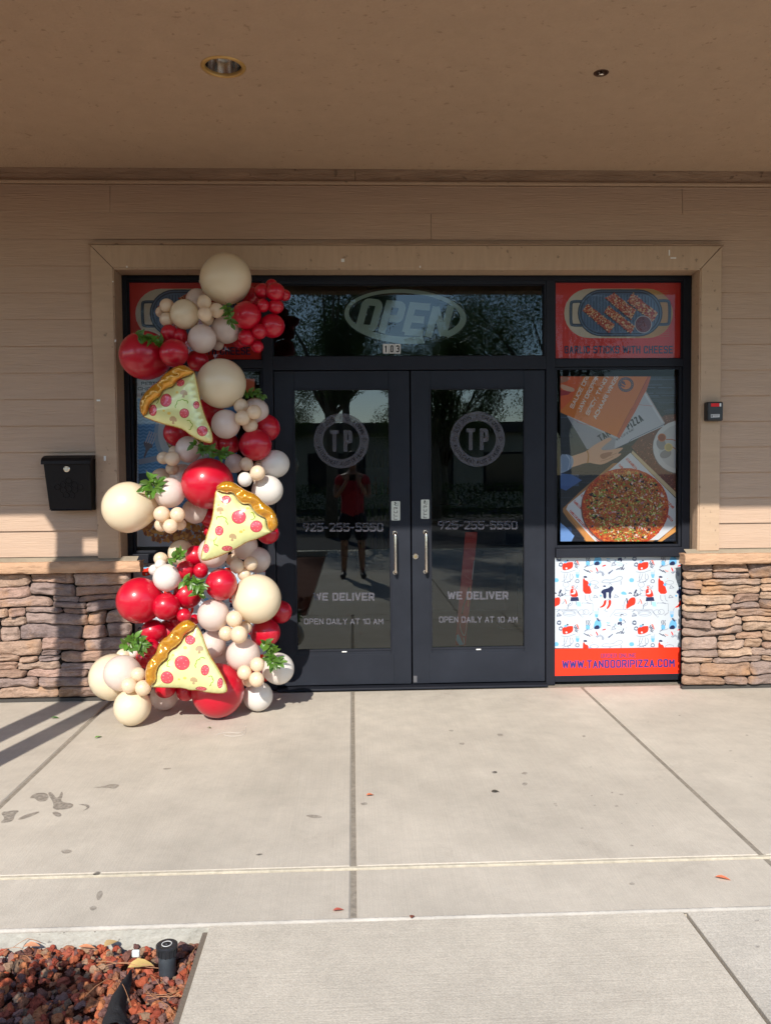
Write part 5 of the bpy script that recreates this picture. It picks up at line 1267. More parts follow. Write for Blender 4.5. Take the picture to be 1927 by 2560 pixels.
struct(MB().box(-4.7, 6.2, YT-.0085, YT+.0085, -.01, .0025).build('expansion_joint', M_joint, bevel=.002))
M_edge = mat('worn_kerb_edge', (.45, .42, .37), .85, .2, var=.22, vscale=7, bump=.8, bscale=40, bdist=.008, detail=8)
mb = MB(); mb.tube([(-4.7+i*.11, YE+.004, -.0065) for i in range(100)], .009, 10); struct(mb.build('slab_edge', M_edge, smooth=True))
M_face = mat('slab_face_concrete', (.42, .41, .36), .9, .2, var=.15, vscale=9, bump=.9, bscale=34, bdist=.008, detail=8, speck=40, dark=(.12, .11, .1))
struct(MB().box(-4.7, -.47, YE-.004, YE+.002, -.16, -.010).build('slab_face', M_face))
# walkway to the right of the planter
mb = MB(); bevelbox(mb, -.478, 1.080, -5.4, YE-.006, -.14, -.002, .004); bevelbox(mb, -.478, 1.080, -7.0, -5.41, -.14, -.002, .004)
bevelbox(mb, -.478, 1.080, -9.9, -7.01, -.14, -.002, .004)
struct(mb.build('walkway', M_conc2))
mb = MB(); 
for y0, y1 in ((-5.4, YE-.006), (-7.0, -5.41), (-9.9, -7.01)): bevelbox(mb, 1.094, 2.65, y0, y1, -.14, -.003, .004); bevelbox(mb, 2.664, 6.2, y0, y1, -.14, -.003, .004)
struct(mb.build('walkway_extension', M_conc3))
struct(MB().box(-4.7, 6.2, -9.9, YE-.01, -.19, -.022).build('walkway_bedding', mat('joint_sand', (.20, .17, .13), .9, bump=.5, bscale=120)) if 0 else MB().box(-.5, 6.2, -9.9, YE-.01, -.19, -.022).build('walkway_bedding', mat('joint_sand', (.16, .13, .10), .9, bump=.5, bscale=120)))
M_kerb = mat('painted_kerb', (.62, .57, .42), .7, .3, var=.1)
struct(MB().box(-9, 9, -10.15, -9.92, -.19, .0).build('kerb', M_kerb, bevel=.01))
M_asph = mat('asphalt', (.055, .055, .058), .9, .2, var=.2, vscale=2, bump=.5, bscale=150)
gm = MB(); gm.add([(-300, -400, -.17), (300, -400, -.17), (300, 100, -.17), (-300, 100, -.17)], [(0, 1, 2, 3)]); struct(gm.build('road', M_asph))
gm = MB(); gm.add([(-9, -9.92, -.10), (-.49, -9.92, -.10), (-.49, YE-.01, -.10), (-9, YE-.01, -.10)], [(0, 1, 2, 3)])
struct(gm.build('planter_bed', mat('red_rock_bed', (.16, .055, .032), .9, .2, var=.5, vscale=40, bump=1, bscale=60, bdist=.02)))

# lava rock
def icos(sub):
    bm = bmesh.new(); bmesh.ops.create_icosphere(bm, subdivisions=sub, radius=1); vs = [v.co.copy() for v in bm.verts]; fs = [tuple(v.index for v in f.verts) for f in bm.faces]; bm.free(); return vs, fs
TV, TF = icos(2); rk = random.Random(12); tmpl = []
for k in range(10):
    o_ = Vector((k*3.1, 7, 2)); tmpl.append([v*(1+.62*noise.noise(v*1.15+o_)+.36*noise.noise(v*2.9+o_)+.14*noise.noise(v*6+o_)) for v in TV])
mb = MB(); PALR = [(.26, .062, .030), (.30, .085, .040), (.22, .048, .028), (.24, .10, .055), (.16, .07, .052), (.33, .125, .055), (.17, .095, .08), (.28, .075, .045), (.12, .06, .052), (.22, .14, .09)]
nr = 0
def rocks(n, x0, x1, y0, y1, zf, r0, r1):
    for i in range(n):
        x, y = rk.uniform(x0, x1), rk.uniform(y0, y1); r = rk.uniform(r0, r1)*(1.35 if rk.random() < .06 else 1)
        z = zf+rk.uniform(-.016, .010)+.010*noise.noise(Vector((x*3, y*3, 0)))
        T = tmpl[rk.randrange(10)]; M_ = Matrix.Rotation(rk.uniform(0, 6.3), 3, 'Z') @ Matrix.Rotation(rk.uniform(-1.5, 1.5), 3, 'X'); sx, sy, sz = r*rk.uniform(.9, 1.35), r*rk.uniform(.8, 1.1), r*rk.uniform(.65, .95)
        c = rk.choice(PALR); k = 1.2*rk.uniform(.75, 1.25); c = tuple(q*k for q in c)
        vs = []
        for v in T:
            q = M_ @ Vector((v.x*sx, v.y*sy, v.z*sz)); vs.append((x+q.x, y+q.y, z+q.z))
        mb.add(vs, TF, c)
rocks(3600, -1.75, -.500, -3.65, YE-.012, -.066, .006, .0165)
rocks(700, -2.9, -.51, -4.6, -3.65, -.08, .015, .026)
M_rock = mat('lava_rock', (1, 1, 1), .92, .15, attr='col', var=.28, vscale=60, bump=.9, bscale=170, bdist=.004)
o = mb.build('lava_rock', M_rock); tag(o, 'bed of reddish brown lava rock at the lower left corner', 'gravel', None, 'stuff')

# irrigation head
p = atz(419, 2432, -.055); top = at(416, 2360, p.y).z
t = thing('irrigation_head', (p.x, p.y, -.06), 'black pop-up irrigation riser with round cap standing in the red rock', 'irrigation head')
M_irr = mat('dusty_black_plastic', (.035, .042, .05), .55, .4, var=.5, vscale=20)
R0 = .0255
MB().lathe([(R0, -.06), (R0, top-.028), (R0-.001, top-.026)], (p.x, p.y, 0), 'z', 36).build('body', M_irr, t, smooth=True)
mb = MB()
for i in range(16):
    a = 2*pi*i/16; c, s = cos(a), sin(a); mb.box(-.0022, .0022, R0+.001, R0+.006, top-.030, top-.012) if 0 else mb.add([(p.x+(R0+.001)*cos(a-.07), p.y+(R0+.001)*sin(a-.07), top-.030), (p.x+(R0+.001)*cos(a+.07), p.y+(R0+.001)*sin(a+.07), top-.030), (p.x+(R0+.006)*cos(a+.06), p.y+(R0+.006)*sin(a+.06), top-.030), (p.x+(R0+.006)*cos(a-.06), p.y+(R0+.006)*sin(a-.06), top-.030), (p.x+(R0+.001)*cos(a-.07), p.y+(R0+.001)*sin(a-.07), top-.010), (p.x+(R0+.001)*cos(a+.07), p.y+(R0+.001)*sin(a+.07), top-.010), (p.x+(R0+.006)*cos(a+.06), p.y+(R0+.006)*sin(a+.06), top-.010), (p.x+(R0+.006)*cos(a-.06), p.y+(R0+.006)*sin(a-.06), top-.010)], [(0, 1, 2, 3), (4, 7, 6, 5), (0, 3, 7, 4), (1, 5, 6, 2), (2, 6, 7, 3)])
mb.lathe([(R0+.001, top-.032), (R0+.004, top-.030), (R0+.004, top-.010), (R0+.007, top-.009), (R0+.007, top-.002), (R0+.004, top), (0, top)], (p.x, p.y, 0), 'z', 40)
mb.build('cap', mat('black_cap', (.02, .022, .026), .45, .5, var=.4, vscale=40), t, smooth=True).modifiers.new('es', 'EDGE_SPLIT')
mb = MB().lathe([(.0135, top+.0003), (.0135, top+.0014), (.0155, top+.0014), (.0155, top+.0003)], (p.x, p.y, 0), 'z', 36); mb.build('cap_ring', M_whitepl, t)
MB().lathe([(.006, top+.0004), (.005, top+.004), (0, top+.004)], (p.x, p.y, 0), 'z', 16).build('nozzle', M_blackpl, t, smooth=True)

# landscape fabric poking out
C8 = (0, 2200, 2.973)
def p8(x, y, z): return atz(C8[0]+x/C8[2], C8[1]+y/C8[2], z)
L8 = [(980, 690), (860, 790), (820, 850), (790, 930), (765, 1000), (740, 1090)]; R8 = [(985, 692), (975, 760), (930, 880), (945, 960), (965, 1020), (975, 1090)]
mb = MB(); vs = []; nu = 9
L8 = smoothpoly(L8, 2, False); R8 = smoothpoly(R8, 2, False)
for i, (a, b) in enumerate(zip(L8, R8)):
    for j in range(nu+1):
        u = j/nu; q = p8(a[0]+(b[0]-a[0])*u, a[1]+(b[1]-a[1])*u, -.035); vs.append((q.x, q.y, -.052+.030*sin(pi*u)+.008*noise.noise(Vector((i*.5, j*.6, 2)))))
mb.add(vs, [(i*(nu+1)+j, i*(nu+1)+j+1, (i+1)*(nu+1)+j+1, (i+1)*(nu+1)+j) for i in range(len(L8)-1) for j in range(nu)])
o = mb.build('landscape_fabric', mat('black_weed_fabric', (.018, .018, .02), .85, .3, bump=.6, bscale=260), smooth=True); tag(o, 'torn strip of black weed fabric sticking out of the red rock', 'fabric')
# debris in the rocks
M_dry, _nt, _p = newmat('dry_leaf'); _a = N(_nt, 'ShaderNodeAttribute'); _a.attribute_name = 'col'; _nt.links.new(_a.outputs[0], _p.inputs['Base Color']); _p.inputs['Roughness'].default_value = .7
def lyingleaf(px, py, z, L_, W_, col, rot, label, cat='leaf', name='fallen_leaf', group='leaves lying on the ground', rotx=.12):
    q = atz(px, py, z); mb = MB(); leaf(mb, Vector((q.x-cos(rot)*L_/2, q.y-sin(rot)*L_/2, z+.003)), Vector((cos(rot), sin(rot), rotx)), Vector((0, 0, 1)), L_, W_, lin(col), .25)
    o = mb.build(name, M_dry, smooth=True); tag(o, label, cat, group)
lyingleaf(138, 1795, .004, .05, .026, (60, 110, 40), .2, 'green leaf on the concrete in the left barred shadow')
lyingleaf(247, 1843, .004, .05, .022, (90, 150, 50), 1.0, 'green leaf on the sunny concrete left of the door')
lyingleaf(523, 1820, .004, .026, .016, (80, 110, 50), 2.6, 'tiny green leaf in front of the big red ground balloon')
lyingleaf(925, 1988, .004, .036, .022, (214, 120, 80), .4, 'small orange scrap of leaf just right of the middle joint')
lyingleaf(846, 2276, .004, .038, .018, (176, 90, 74), .3, 'reddish leaf near the slab edge left of the middle joint')
lyingleaf(1030, 2293, .004, .024, .016, (130, 70, 50), 1.2, 'brown crumb of leaf on the slab edge right of the middle joint')
lyingleaf(1806, 2196, .004, .052, .022, (216, 120, 84), -.35, 'orange leaf on the concrete strip at the far right')
lyingleaf(1238, 1979, .003, .036, .018, (84, 78, 66), -.2, 'dark grey flattened leaf in the middle of the right slab')
lyingleaf(80, 2366, -.035, .05, .03, (206, 146, 110), .2, 'tan dry leaf against the slab face at far left'); lyingleaf(218, 2369, -.035, .055, .02, (206, 140, 100), .0, 'long tan dry leaf against the slab face')
lyingleaf(278, 2360, -.035, .05, .035, (190, 160, 110), .9, 'curled yellowish leaf against the slab face'); lyingleaf(352, 2415, -.03, .075, .05, (206, 176, 110), .3, 'big pale yellow dead leaf on the red rock')
q = p8(1012, 572, -.035); mb = MB().box(q.x-.012, q.x+.012, q.y-.005, q.y+.006, q.z, q.z+.022); o = mb.build('wrapper', mat('white_wrapper', (.7, .75, .72), .3, .5, var=.3, vscale=90), bevel=.004); tag(o, 'tiny crumpled white and green wrapper on the red rock', 'litter'); 
# pine needles
mb = MB(); rp = random.Random(8)
for (x0_, y0_, x1_, y1_, s_) in [(720, 600, 1180, 655, 14), (700, 660, 1150, 640, -20), (1080, 830, 1410, 780, 60), (1100, 880, 1380, 800, 40), (1090, 850, 1400, 850, 40), (1190, 890, 1300, 1070, 10), (1200, 900, 1330, 1060, -14), (860, 720, 980, 940, -20), (1390, 640, 1500, 470, -16), (1400, 660, 1440, 520, -10), (0, 540, 180, 515, -8), (100, 500, 310, 465, -26), (1120, 700, 1200, 800, 10), (640, 850, 860, 720, 0), (1420, 600, 1360, 830, 14), (1250, 880, 1390, 880, -10), (860, 700, 900, 800, 6), (270, 540, 360, 590, 4), (150, 560, 240, 600, 4), (1080, 800, 1160, 880, 30)]:
    pts = []
    for i in range(7):
        u = i/6; q = p8(x0_+(x1_-x0_)*u, y0_+(y1_-y0_)*u+s_*sin(pi*u), -.03); pts.append((q.x, q.y, -.034+.010*sin(pi*u)+rp.uniform(0, .004)))
    mb.tube(pts, .0009, 5)
o = mb.build('pine_needles', mat('dry_pine_needle', (.40, .19, .09), .6)); tag(o, 'scattered dry pine needles on the red rock', 'needles', None, 'stuff')
# thin string on the concrete
mb = MB(); mb.tube([(lambda q: (q.x, q.y, .002))(atz(x, y, 0)) for x, y in smoothpoly([(540, 1838), (570, 1830), (600, 1835), (618, 1822), (612, 1812), (616, 1838), (580, 1842), (560, 1838)], 2, False)], .0009, 5)
o = mb.build('string', mat('white_string', (.7, .66, .6), .6)); tag(o, 'thin pale string curled on the concrete before the garland', 'string')
# stains and gum spots are part of the pavement
def stainmat(name, c, k):
    m = bpy.data.materials.new(name); m.use_nodes = True; nt = m.node_tree; nt.nodes.clear(); o = N(nt, 'ShaderNodeOutputMaterial'); t = N(nt, 'ShaderNodeBsdfTransparent'); d = N(nt, 'ShaderNodeBsdfDiffuse'); d.inputs[0].default_value = (*c, 1)
    x = N(nt, 'ShaderNodeMixShader'); tc = N(nt, 'ShaderNodeTexCoord'); nz = N(nt, 'ShaderNodeTexNoise'); nz.inputs['Scale'].default_value = 60; nz.inputs['Detail'].default_value = 5; nt.links.new(tc.outputs['Object'], nz.inputs[0])
    mr = N(nt, 'ShaderNodeMapRange'); mr.inputs[1].default_value = .35; mr.inputs[2].default_value = .6; mr.inputs[3].default_value = k*.45; mr.inputs[4].default_value = k; nt.links.new(nz.outputs[0], mr.inputs[0]); nt.links.new(mr.outputs[0], x.inputs[0])
    nt.links.new(t.outputs[0], x.inputs[1]); nt.links.new(d.outputs[0], x.inputs[2]); nt.links.new(x.outputs[0], o.inputs[0]); return m
sw = bpy.data.objects['sidewalk']
def stain(polys, m, z=.0012):
    mb = MB()
    for k, pl in enumerate(polys):
        pl = smoothpoly(pl, 2); pts = [atz(x, y, 0) for x, y in pl]; tri = tessellate_polygon([[Vector((q.x, q.y, 0)) for q in pts]])
        mb.add([(q.x, q.y, z+k*.00004) for q in pts], tri)
    return mb.build('stain', m, sw)
C6 = lambda L_: [(x/1.734, 1700+y/1.734) for x, y in L_]
stain([C6([(125, 515), (150, 492), (200, 488), (215, 505), (205, 525), (170, 530), (150, 512)]), C6([(205, 490), (225, 485), (250, 520), (270, 478), (275, 500), (262, 530), (320, 535), (318, 555), (260, 566), (228, 560), (235, 535)]),
       C6([(225, 575), (245, 570), (270, 582), (265, 595), (240, 592)]), C6([(0, 575), (50, 566), (90, 566), (65, 585), (60, 612), (20, 622), (0, 620), (25, 600)]), C6([(75, 605), (110, 585), (165, 570), (175, 574), (140, 592), (90, 608)]),
       C6([(335, 540), (370, 538), (392, 545), (385, 560), (355, 570), (380, 556), (370, 546)])], stainmat('wet_stain', (.20, .17, .145), .5))
stain([C6([(390, 468), (450, 462), (485, 450), (525, 455), (500, 475), (470, 468)]), C6([(385, 990), (410, 978), (425, 990), (400, 1005)]), C6([(415, 930), (440, 910), (450, 930), (425, 965)]), C6([(260, 740), (300, 735), (320, 745), (280, 758)]), C6([(705, 384), (745, 380), (740, 388), (712, 390)]),
       C6([(1315, 590), (1360, 583), (1405, 595), (1370, 603)]), C6([(1560, 535), (1590, 530), (1594, 542), (1570, 545)])], stainmat('faint_stain', (.22, .19, .16), .4), .0016)
rg = random.Random(21); sp = []
C7 = lambda x, y: (960+x/1.722, 1700+y/1.722)
for (x, y, s) in [(500, 238, 20), (860, 243, 14), (475, 398, 13), (605, 403, 20), (605, 450, 20), (888, 376, 7), (1490, 306, 10), (1510, 353, 4), (1578, 418, 5), (735, 535, 9), (740, 543, 8), (905, 541, 8), (893, 500, 7), (1000, 545, 11), (980, 487, 9), (850, 640, 10), (870, 716, 4), (1065, 715, 13), (1155, 630, 7), (1160, 716, 6), (840, 484, 4), (1020, 495, 12), (1605, 1038, 15), (1605, 1150, 18), (1065, 880, 18), (1022, 620, 5), (1085, 535, 4), (1270, 155, 8), (1135, 183, 5), (1560, 240, 10), (335, 276, 18), (290, 220, 14)]:
    pl = []; 
    for i in range(9):
        a = 2*pi*i/9; r_ = s*.8*rg.uniform(.6, 1.1); pl.append(C7(x+r_*cos(a), y+r_*.45*sin(a)))
    sp.append(pl)
stain(sp, stainmat('gum_spot', (.22, .19, .165), .36), .002)
mb = MB(); M_spot = stainmat('gum_spot2', (.10, .09, .08), .7)
stain([[C7(475+14*cos(a), 481+7*sin(a)) for a in [i*.7 for i in range(9)]], [C7(475+12*cos(a), 399+5*sin(a)) for a in [i*.7 for i in range(9)]], C6([(1105, 760), (1130, 754), (1142, 758), (1120, 764)]), C6([(400, 850), (415, 832), (440, 835), (430, 850)])], M_spot, .003)

# ================================================================== inside the shop
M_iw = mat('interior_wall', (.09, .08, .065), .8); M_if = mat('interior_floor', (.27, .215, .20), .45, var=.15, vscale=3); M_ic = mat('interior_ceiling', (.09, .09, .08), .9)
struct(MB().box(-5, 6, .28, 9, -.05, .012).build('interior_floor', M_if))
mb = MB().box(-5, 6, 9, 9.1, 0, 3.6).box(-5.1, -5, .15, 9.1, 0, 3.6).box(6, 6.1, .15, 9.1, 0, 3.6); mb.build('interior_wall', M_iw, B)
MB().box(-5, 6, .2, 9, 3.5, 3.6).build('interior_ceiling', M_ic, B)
t = thing('service_counter', (.9, 4.0, 0), 'long brown service counter inside the shop seen through the door glass', 'counter')
MB().box(.75, 1.6, 3.2, 6.5, .012, .95).build('counter_front', mat('counter_wood', (.13, .085, .065), .5, var=.2), t, bevel=.01)
MB().box(.68, 1.68, 3.12, 6.6, .952, .99).build('counter_top', mat('counter_top', (.22, .19, .18), .3), t, bevel=.006)
t = thing('drinks_fridge', (.3, 7, 0), 'tall glass door drinks fridge at the back of the shop', 'fridge')
MB().box(.05, .95, 7.0, 7.7, .012, 2.0).build('cabinet', mat('fridge_body', (.03, .03, .035), .4), t, bevel=.01)
mb = MB(); rf = random.Random(3)
for j in range(4):
    for i in range(8): mb.lathe([(.03, 0), (.03, .16), (.012, .22), (.012, .26), (0, .26)], (.14+i*.1, 6.93, .35+j*.4), 'z', 10, col=rf.choice([(.3, .05, .03), (.04, .15, .06), (.05, .08, .25), (.35, .3, .2)]))
mb.build('bottle_rows', mat('bottles', (1, 1, 1), .25, attr='col'), t)
t = thing('leaning_banner', (.68, .7, 0), 'red banner board with pale stripes leaning inside the right door', 'banner')
A = Art((1020, 1300, 4.625), .62, step=.0006)
A.poly([(660, 140), (800, 140), (665, 1450), (540, 1450)], (190, 50, 34)); A.poly([(560, 1330), (580, 1318), (640, 1440), (590, 1446), (555, 1390)], (150, 200, 206))
A.line(smoothpoly([(600, 1190), (598, 1250), (645, 1355), (668, 1290), (676, 1190)], 2, False), 9, (196, 190, 170)); A.line([(762, 470), (738, 690)], 8, (196, 190, 180)); A.line([(660, 640), (745, 720)], 5, (220, 120, 90))
A.line(smoothpoly([(700, 780), (690, 860), (640, 980), (625, 1070), (620, 1090)], 2, False), 14, (70, 90, 50)); A.line([(720, 760), (700, 880), (690, 1000)], 5, (200, 180, 60)); A.line([(640, 1360), (650, 1440)], 8, (206, 200, 180))
A.build('printed_face', M_vinyl, t)
bp = [(660, 140), (800, 140), (665, 1450), (540, 1450)]; q = [at(1020+x/4.625, 1300+y/4.625, .625) for x, y in bp]
mb = MB(); mb.add([(v.x, .624, v.z) for v in q]+[(v.x, .64, v.z) for v in q], [(0, 1, 2, 3), (7, 6, 5, 4), (0, 4, 5, 1), (1, 5, 6, 2), (2, 6, 7, 3), (3, 7, 4, 0)]); mb.build('board', M_blackpl, t)
t = thing('dining_table', (1.5, 2.2, 0), 'dark cafe table just inside the right door', 'table')
MB().box(1.15, 1.95, 1.9, 2.6, .73, .76).build('table_top', mat('table_wood', (.16, .10, .08), .4), t, bevel=.004); MB().box(1.53, 1.57, 2.23, 2.27, .02, .73).box(1.35, 1.75, 2.1, 2.4, .012, .03).build('pedestal', M_blackpl, t)
# ================================================================== across the street (seen as reflections in the glass)
M_fol, nt_, p_ = newmat('tree_foliage'); a_ = N(nt_, 'ShaderNodeAttribute'); a_.attribute_name = 'col'; nt_.links.new(a_.outputs[0], p_.inputs['Base Color']); p_.inputs['Roughness'].default_value = .5
tr_ = N(nt_, 'ShaderNodeBsdfTranslucent'); nt_.links.new(a_.outputs[0], tr_.inputs[0]); x_ = N(nt_, 'ShaderNodeMixShader'); x_.inputs[0].default_value = .3
nt_.links.new(p_.outputs[0], x_.inputs[1]); nt_.links.new(tr_.outputs[0], x_.inputs[2]); nt_.links.new(x_.outputs[0], nt_.nodes['Material Output'].inputs[0])
M_bark = mat('bark', (.22, .18, .13), .9, .2, var=.3, vscale=5, bump=.8, bscale=20)
def tree(x, y, H, R_, seed, label, low=2.4, n=22000, ls=.075):
    rt_ = random.Random(seed); t = thing('street_tree', (x, y, -.15), label, 'tree', 'trees across the street')
    mb = MB(); mb.tube([(x, y, -.15), (x+.05, y, low*.6), (x-.05, y+.1, low+.5), (x+.1, y, H*.7)], [.17, .14, .12, .04], 10)
    lumps = []
    for i in range(13):
        a = rt_.uniform(0, 6.3); rr = R_*rt_.uniform(.15, .8); z = low+(H-low)*rt_.uniform(.12, .9); k = 1-abs((z-low)/(H-low)-.45)
        c = Vector((x+rr*cos(a)*k*1.3, y+rr*sin(a)*k*1.3, z)); lumps.append((c, R_*rt_.uniform(.22, .36))); mb.tube([(x, y, low*.8+.3), tuple((Vector((x, y, low))+c)/2+Vector((0, 0, .2))), tuple(c)], [.07, .045, .015], 6)
    mb.build('trunk', M_bark, t, smooth=True); mb = MB()
    for i in range(n):
        c, r = rt_.choice(lumps); d = Vector((rt_.gauss(0, 1), rt_.gauss(0, 1), rt_.gauss(0, 1))).normalized(); q = c+d*r*rt_.random()**.45; g = rt_.uniform(.6, 1.3)
        u = Vector((rt_.gauss(0, 1), rt_.gauss(0, 1), rt_.gauss(0, 1))).normalized(); w_ = u.orthogonal().normalized(); s = ls*rt_.uniform(.6, 1.2)
        mb.add([q-u*s/2, q+w_*s*.28, q+u*s/2, q-w_*s*.28], [(0, 1, 2, 3)], (.075*g, .13*g, .03*g))
    mb.build('crown', M_fol, t)
tree(-.55, -15.5, 7.2, 2.6, 1, 'slender leafy tree with pale trunk across the street, middle one', 3.2)
tree(-6.5, -14.5, 7.6, 3.2, 2, 'broad leafy tree across the street, left one', 2.8)
tree(6.0, -17.5, 8.2, 3.4, 3, 'broad leafy tree across the street, right one', 2.6)
tree(2.6, -20, 6.0, 2.4, 4, 'low dark tree farthest back across the street', 2.0)
tree(3.4, -25, 8.0, 3.2, 14, 'added dense leafy tree behind the hedge at the right, hiding low sky', 1.6)  # tree added to keep bright low sky out of the door reflections
tree(-3.6, -25, 7.0, 2.6, 15, 'added leafy tree before the long cream building at the left, hiding low sky', 1.8)  # also added, covers low sky mirrored in the door glass
tree(-.2, -24, 8.5, 3.0, 9, 'tall leafy tree behind the slender middle tree across the street', 4.2)
t = thing('street_building', (-6, -32, -.15), 'long low cream building with banded walls across the street', 'building')
M_cream = mat('cream_render', (.50, .45, .34), .8, var=.1)
mb = MB().box(-16, 9, -36, -32, -.15, 3.3); mb.build('wall', M_cream, t); MB().box(-16.4, 9.4, -36.4, -31.6, 3.302, 3.75).build('roof', mat('dark_fascia', (.10, .08, .07), .7), t)
for i in range(6): 
    w_ = MB().box(-14+i*4, -11.4+i*4, -31.985, -31.96, .6, 2.4).build('window', M_alu, t); MB().box(-13.9+i*4, -11.5+i*4, -31.955, -31.95, .7, 2.3).build('glazing', mat('dark_glazing', (.02, .03, .04), .1), w_)
mb = MB(); rh = random.Random(5)
for i in range(16000):
    q = Vector((rh.uniform(-16, 16), -22.5+rh.uniform(-.8, .8), -.1+1.2*rh.random())); u = Vector((rh.gauss(0, 1), rh.gauss(0, 1), rh.gauss(0, 1))).normalized(); w_ = u.orthogonal().normalized(); s = .10; g = rh.uniform(.6, 1.3)
    mb.add([q-u*s/2, q+w_*s*.3, q+u*s/2, q-w_*s*.3], [(0, 1, 2, 3)], (.06*g, .11*g, .025*g))
o = mb.build('hedge', M_fol); tag(o, 'long clipped green hedge across the street', 'hedge')
# shrub in the planter left of the camera that shades the rock
t = thing('planter_shrub', (-1.5, -4.1, -.1), 'low leafy shrub in the rock planter left of the walkway', 'shrub')
mb = MB(); st_ = MB(); rs = random.Random(6)
for (cx, cy, cz, r) in ((-1.16, -3.86, .50, .13), (-1.10, -3.98, .58, .10), (-1.32, -3.84, .44, .16), (-1.36, -3.80, .22, .17), (-1.48, -3.92, .4, .2), (-1.22, -3.74, .32, .11), (-1.14, -4.08, .50, .12)):
    st_.tube([(-1.25, -3.8, -.1), (cx, cy, cz)], .008, 6)
    for i in range(260):
        d = Vector((rs.gauss(0, 1), rs.gauss(0, 1), rs.gauss(0, 1))).normalized(); q = Vector((cx, cy, cz))+d*r*rs.random()**.5; g = rs.uniform(.6, 1.3)
        leaf(mb, q, d+Vector((0, 0, .3)), Vector((rs.gauss(0, 1), rs.gauss(0, 1), 1)), .05, .024, (.06*g, .12*g, .025*g))
mb.build('foliage', M_leaf, t); st_.build('branches', M_stem, t)
# ================================================================== the photographer (seen only as a reflection)
t = thing('person', (0, -5.90, 0), 'person in red T-shirt and dark shorts holding up a phone, reflected in left door', 'person')
def skin(name, chains, m, root=None, sub=2, shade=True):
    vs, es, rs = [], [], []
    idx = {}
    for ch in chains:
        prev = None
        for (p, r) in ch:
            k = tuple(round(q, 4) for q in p)
            if k not in idx: idx[k] = len(vs); vs.append(p); rs.append(r)
            i = idx[k]
            if prev is not None and prev != i: es.append((prev, i))
            prev = i
    me = bpy.data.meshes.new(name); me.from_pydata(vs, es, []); o = bpy.data.objects.new(name, me); COL.objects.link(o)
    o.modifiers.new('skin', 'SKIN'); sv = me.skin_vertices[0].data
    for i, r in enumerate(rs): sv[i].radius = r if isinstance(r, tuple) else (r, r); sv[i].use_root = (i == 0)
    s_ = o.modifiers.new('sub', 'SUBSURF'); s_.levels = sub; s_.render_levels = sub
    dg = bpy.context.evaluated_depsgraph_get(); nm = bpy.data.meshes.new_from_object(o.evaluated_get(dg)); bpy.data.objects.remove(o)
    nm.materials.clear(); nm.materials.append(m); nm.polygons.foreach_set('use_smooth', [True]*len(nm.polygons)); nm.name = name
    n_ = bpy.data.objects.new(name, nm); COL.objects.link(n_); n_.parent = t; n_.matrix_parent_inverse = WM[t.name].inverted(); return n_
M_skin = mat('skin', (.42, .25, .17), .5, .4, sub=.1); M_shirt = mat('red_cotton', (.50, .05, .07), .85, .2, var=.1, vscale=9, bump=.3, bscale=30, bdist=.01); M_short = mat('dark_shorts', (.03, .035, .05), .85, .2); M_shoe = mat('dark_shoe', (.04, .04, .045), .6); M_hair = mat('dark_hair', (.02, .015, .012), .6)
PYY = -5.90
chains = [[((0, PYY, .92), (.15, .10)), ((0, PYY, 1.10), (.135, .095)), ((0, PYY, 1.30), (.16, .105)), ((0, PYY-.01, 1.42), (.11, .08)), ((0, PYY, 1.50), .052), ((0, PYY+.015, 1.56), (.06, .07)), ((0, PYY+.02, 1.64), (.075, .092)), ((0, PYY+.015, 1.72), (.055, .07))]]
for s in (-1, 1):
    chains.append([((0, PYY, .92), (.15, .10)), ((s*.10, PYY, .84), .095), ((s*.12, PYY+.01, .50), .058), ((s*.125, PYY-.01, .30), .052), ((s*.13, PYY-.02, .10), .036), ((s*.135, PYY+.02, .045), .04), ((s*.145, PYY+.16, .03), (.042, .024))])
    chains.append([((0, PYY-.01, 1.42), (.11, .08)), ((s*.17, PYY, 1.40), .055), ((s*.235, PYY+.03, 1.22), .044), ((s*.22, PYY+.06, 1.14), .038), ((s*.13, PYY+.18, 1.27), .032), ((s*.085, PYY+.235, 1.36), (.022, .028)), ((s*.082, PYY+.25, 1.41), (.014, .034))])
body = skin('body', chains, M_skin)
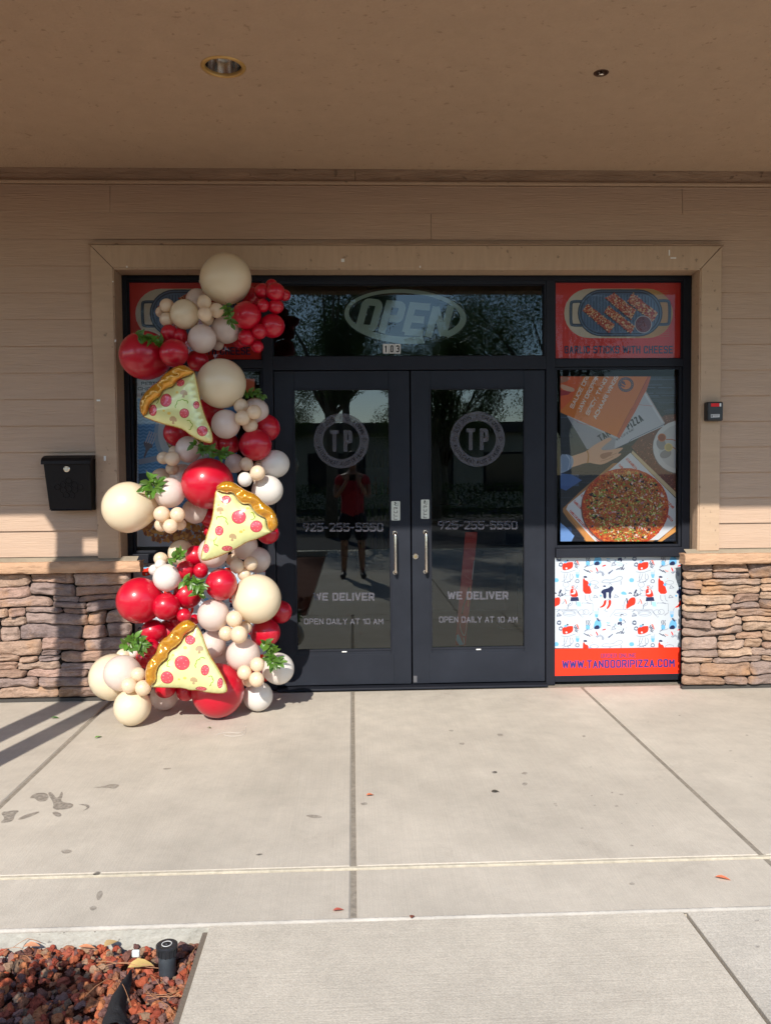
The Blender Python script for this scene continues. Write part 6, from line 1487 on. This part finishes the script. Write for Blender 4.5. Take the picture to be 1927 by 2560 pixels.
# head details: eyes, nose, mouth, ears are built into the head mesh area
for s in (-1, 1):
    for k in range(4):
        z = 1.395+k*.019; L_ = (.030, .034, .034, .028)[k]
        skin('finger', [[((s*.082, PYY+.262, z), .009), ((s*.080, PYY+.285, z+.002), .0085), ((s*(.080-L_*.55), PYY+.298, z+.004), .0078), ((s*(.080-L_), PYY+.292, z+.005), .0068)]], M_skin, sub=1)
    skin('thumb', [[((s*.078, PYY+.238, 1.37), .011), ((s*.070, PYY+.255, 1.385), .010), ((s*.056, PYY+.262, 1.40), .009), ((s*.047, PYY+.262, 1.412), .0078)]], M_skin, sub=1)
    skin('shoe', [[((s*.132, PYY-.03, .05), .046), ((s*.140, PYY+.08, .042), .044), ((s*.148, PYY+.19, .034), (.042, .030))]], M_shoe)
    skin('sleeve', [[((s*.12, PYY, 1.42), .068), ((s*.185, PYY, 1.39), .068), ((s*.225, PYY+.02, 1.27), .062)]], M_shirt)
    MB().lathe([(0, -.011), (.007, -.008), (.011, 0), (.007, .008), (0, .011)], (s*.030, PYY+.098, 1.645), 'z', 12).build('eye', M_whitepl, t, smooth=True)
    MB().lathe([(0, -.030), (.012, -.018), (.015, 0), (.014, .018), (0, .030)], (s*.086, PYY+.015, 1.635), 'z', 12).build('ear', M_skin, t, smooth=True)
skin('nose', [[((0, PYY+.105, 1.652), .007), ((0, PYY+.122, 1.618), .012), ((0, PYY+.108, 1.612), .010)]], M_skin, sub=1)
skin('mouth', [[((-.022, PYY+.096, 1.585), .004), ((0, PYY+.104, 1.585), .006), ((.022, PYY+.096, 1.585), .004)]], mat('lips', (.35, .13, .11), .5), sub=1)
skin('shorts', [[((0, PYY, .99), (.165, .12)), ((0, PYY, .90), (.18, .125))]]+[[((0, PYY, .90), (.18, .125)), ((s*.11, PYY, .76), .108), ((s*.122, PYY+.005, .50), .092)] for s in (-1, 1)], M_short)
skin('shirt', [[((0, PYY, .80), (.17, .12)), ((0, PYY, .92), (.180, .128)), ((0, PYY, 1.08), (.165, .12)), ((0, PYY, 1.28), (.19, .13)), ((0, PYY-.01, 1.42), (.14, .10)), ((0, PYY, 1.475), .066)]], M_shirt)
skin('hair', [[((0, PYY-.045, 1.62), (.07, .065)), ((0, PYY-.03, 1.69), (.082, .082)), ((0, PYY+.02, 1.745), (.066, .066)), ((0, PYY+.075, 1.735), (.05, .03))]], M_hair)
ph = MB().box(-.038, .038, PYY+.263, PYY+.272, 1.375, 1.53).build('phone', M_blackpl, bevel=.003) if 0 else None
o = MB().box(-.040, .040, -5.634, -5.625, 1.365, 1.452).build('phone', M_blackpl, bevel=.003); tag(o, 'black phone held up by the reflected person in the red T-shirt', 'phone')
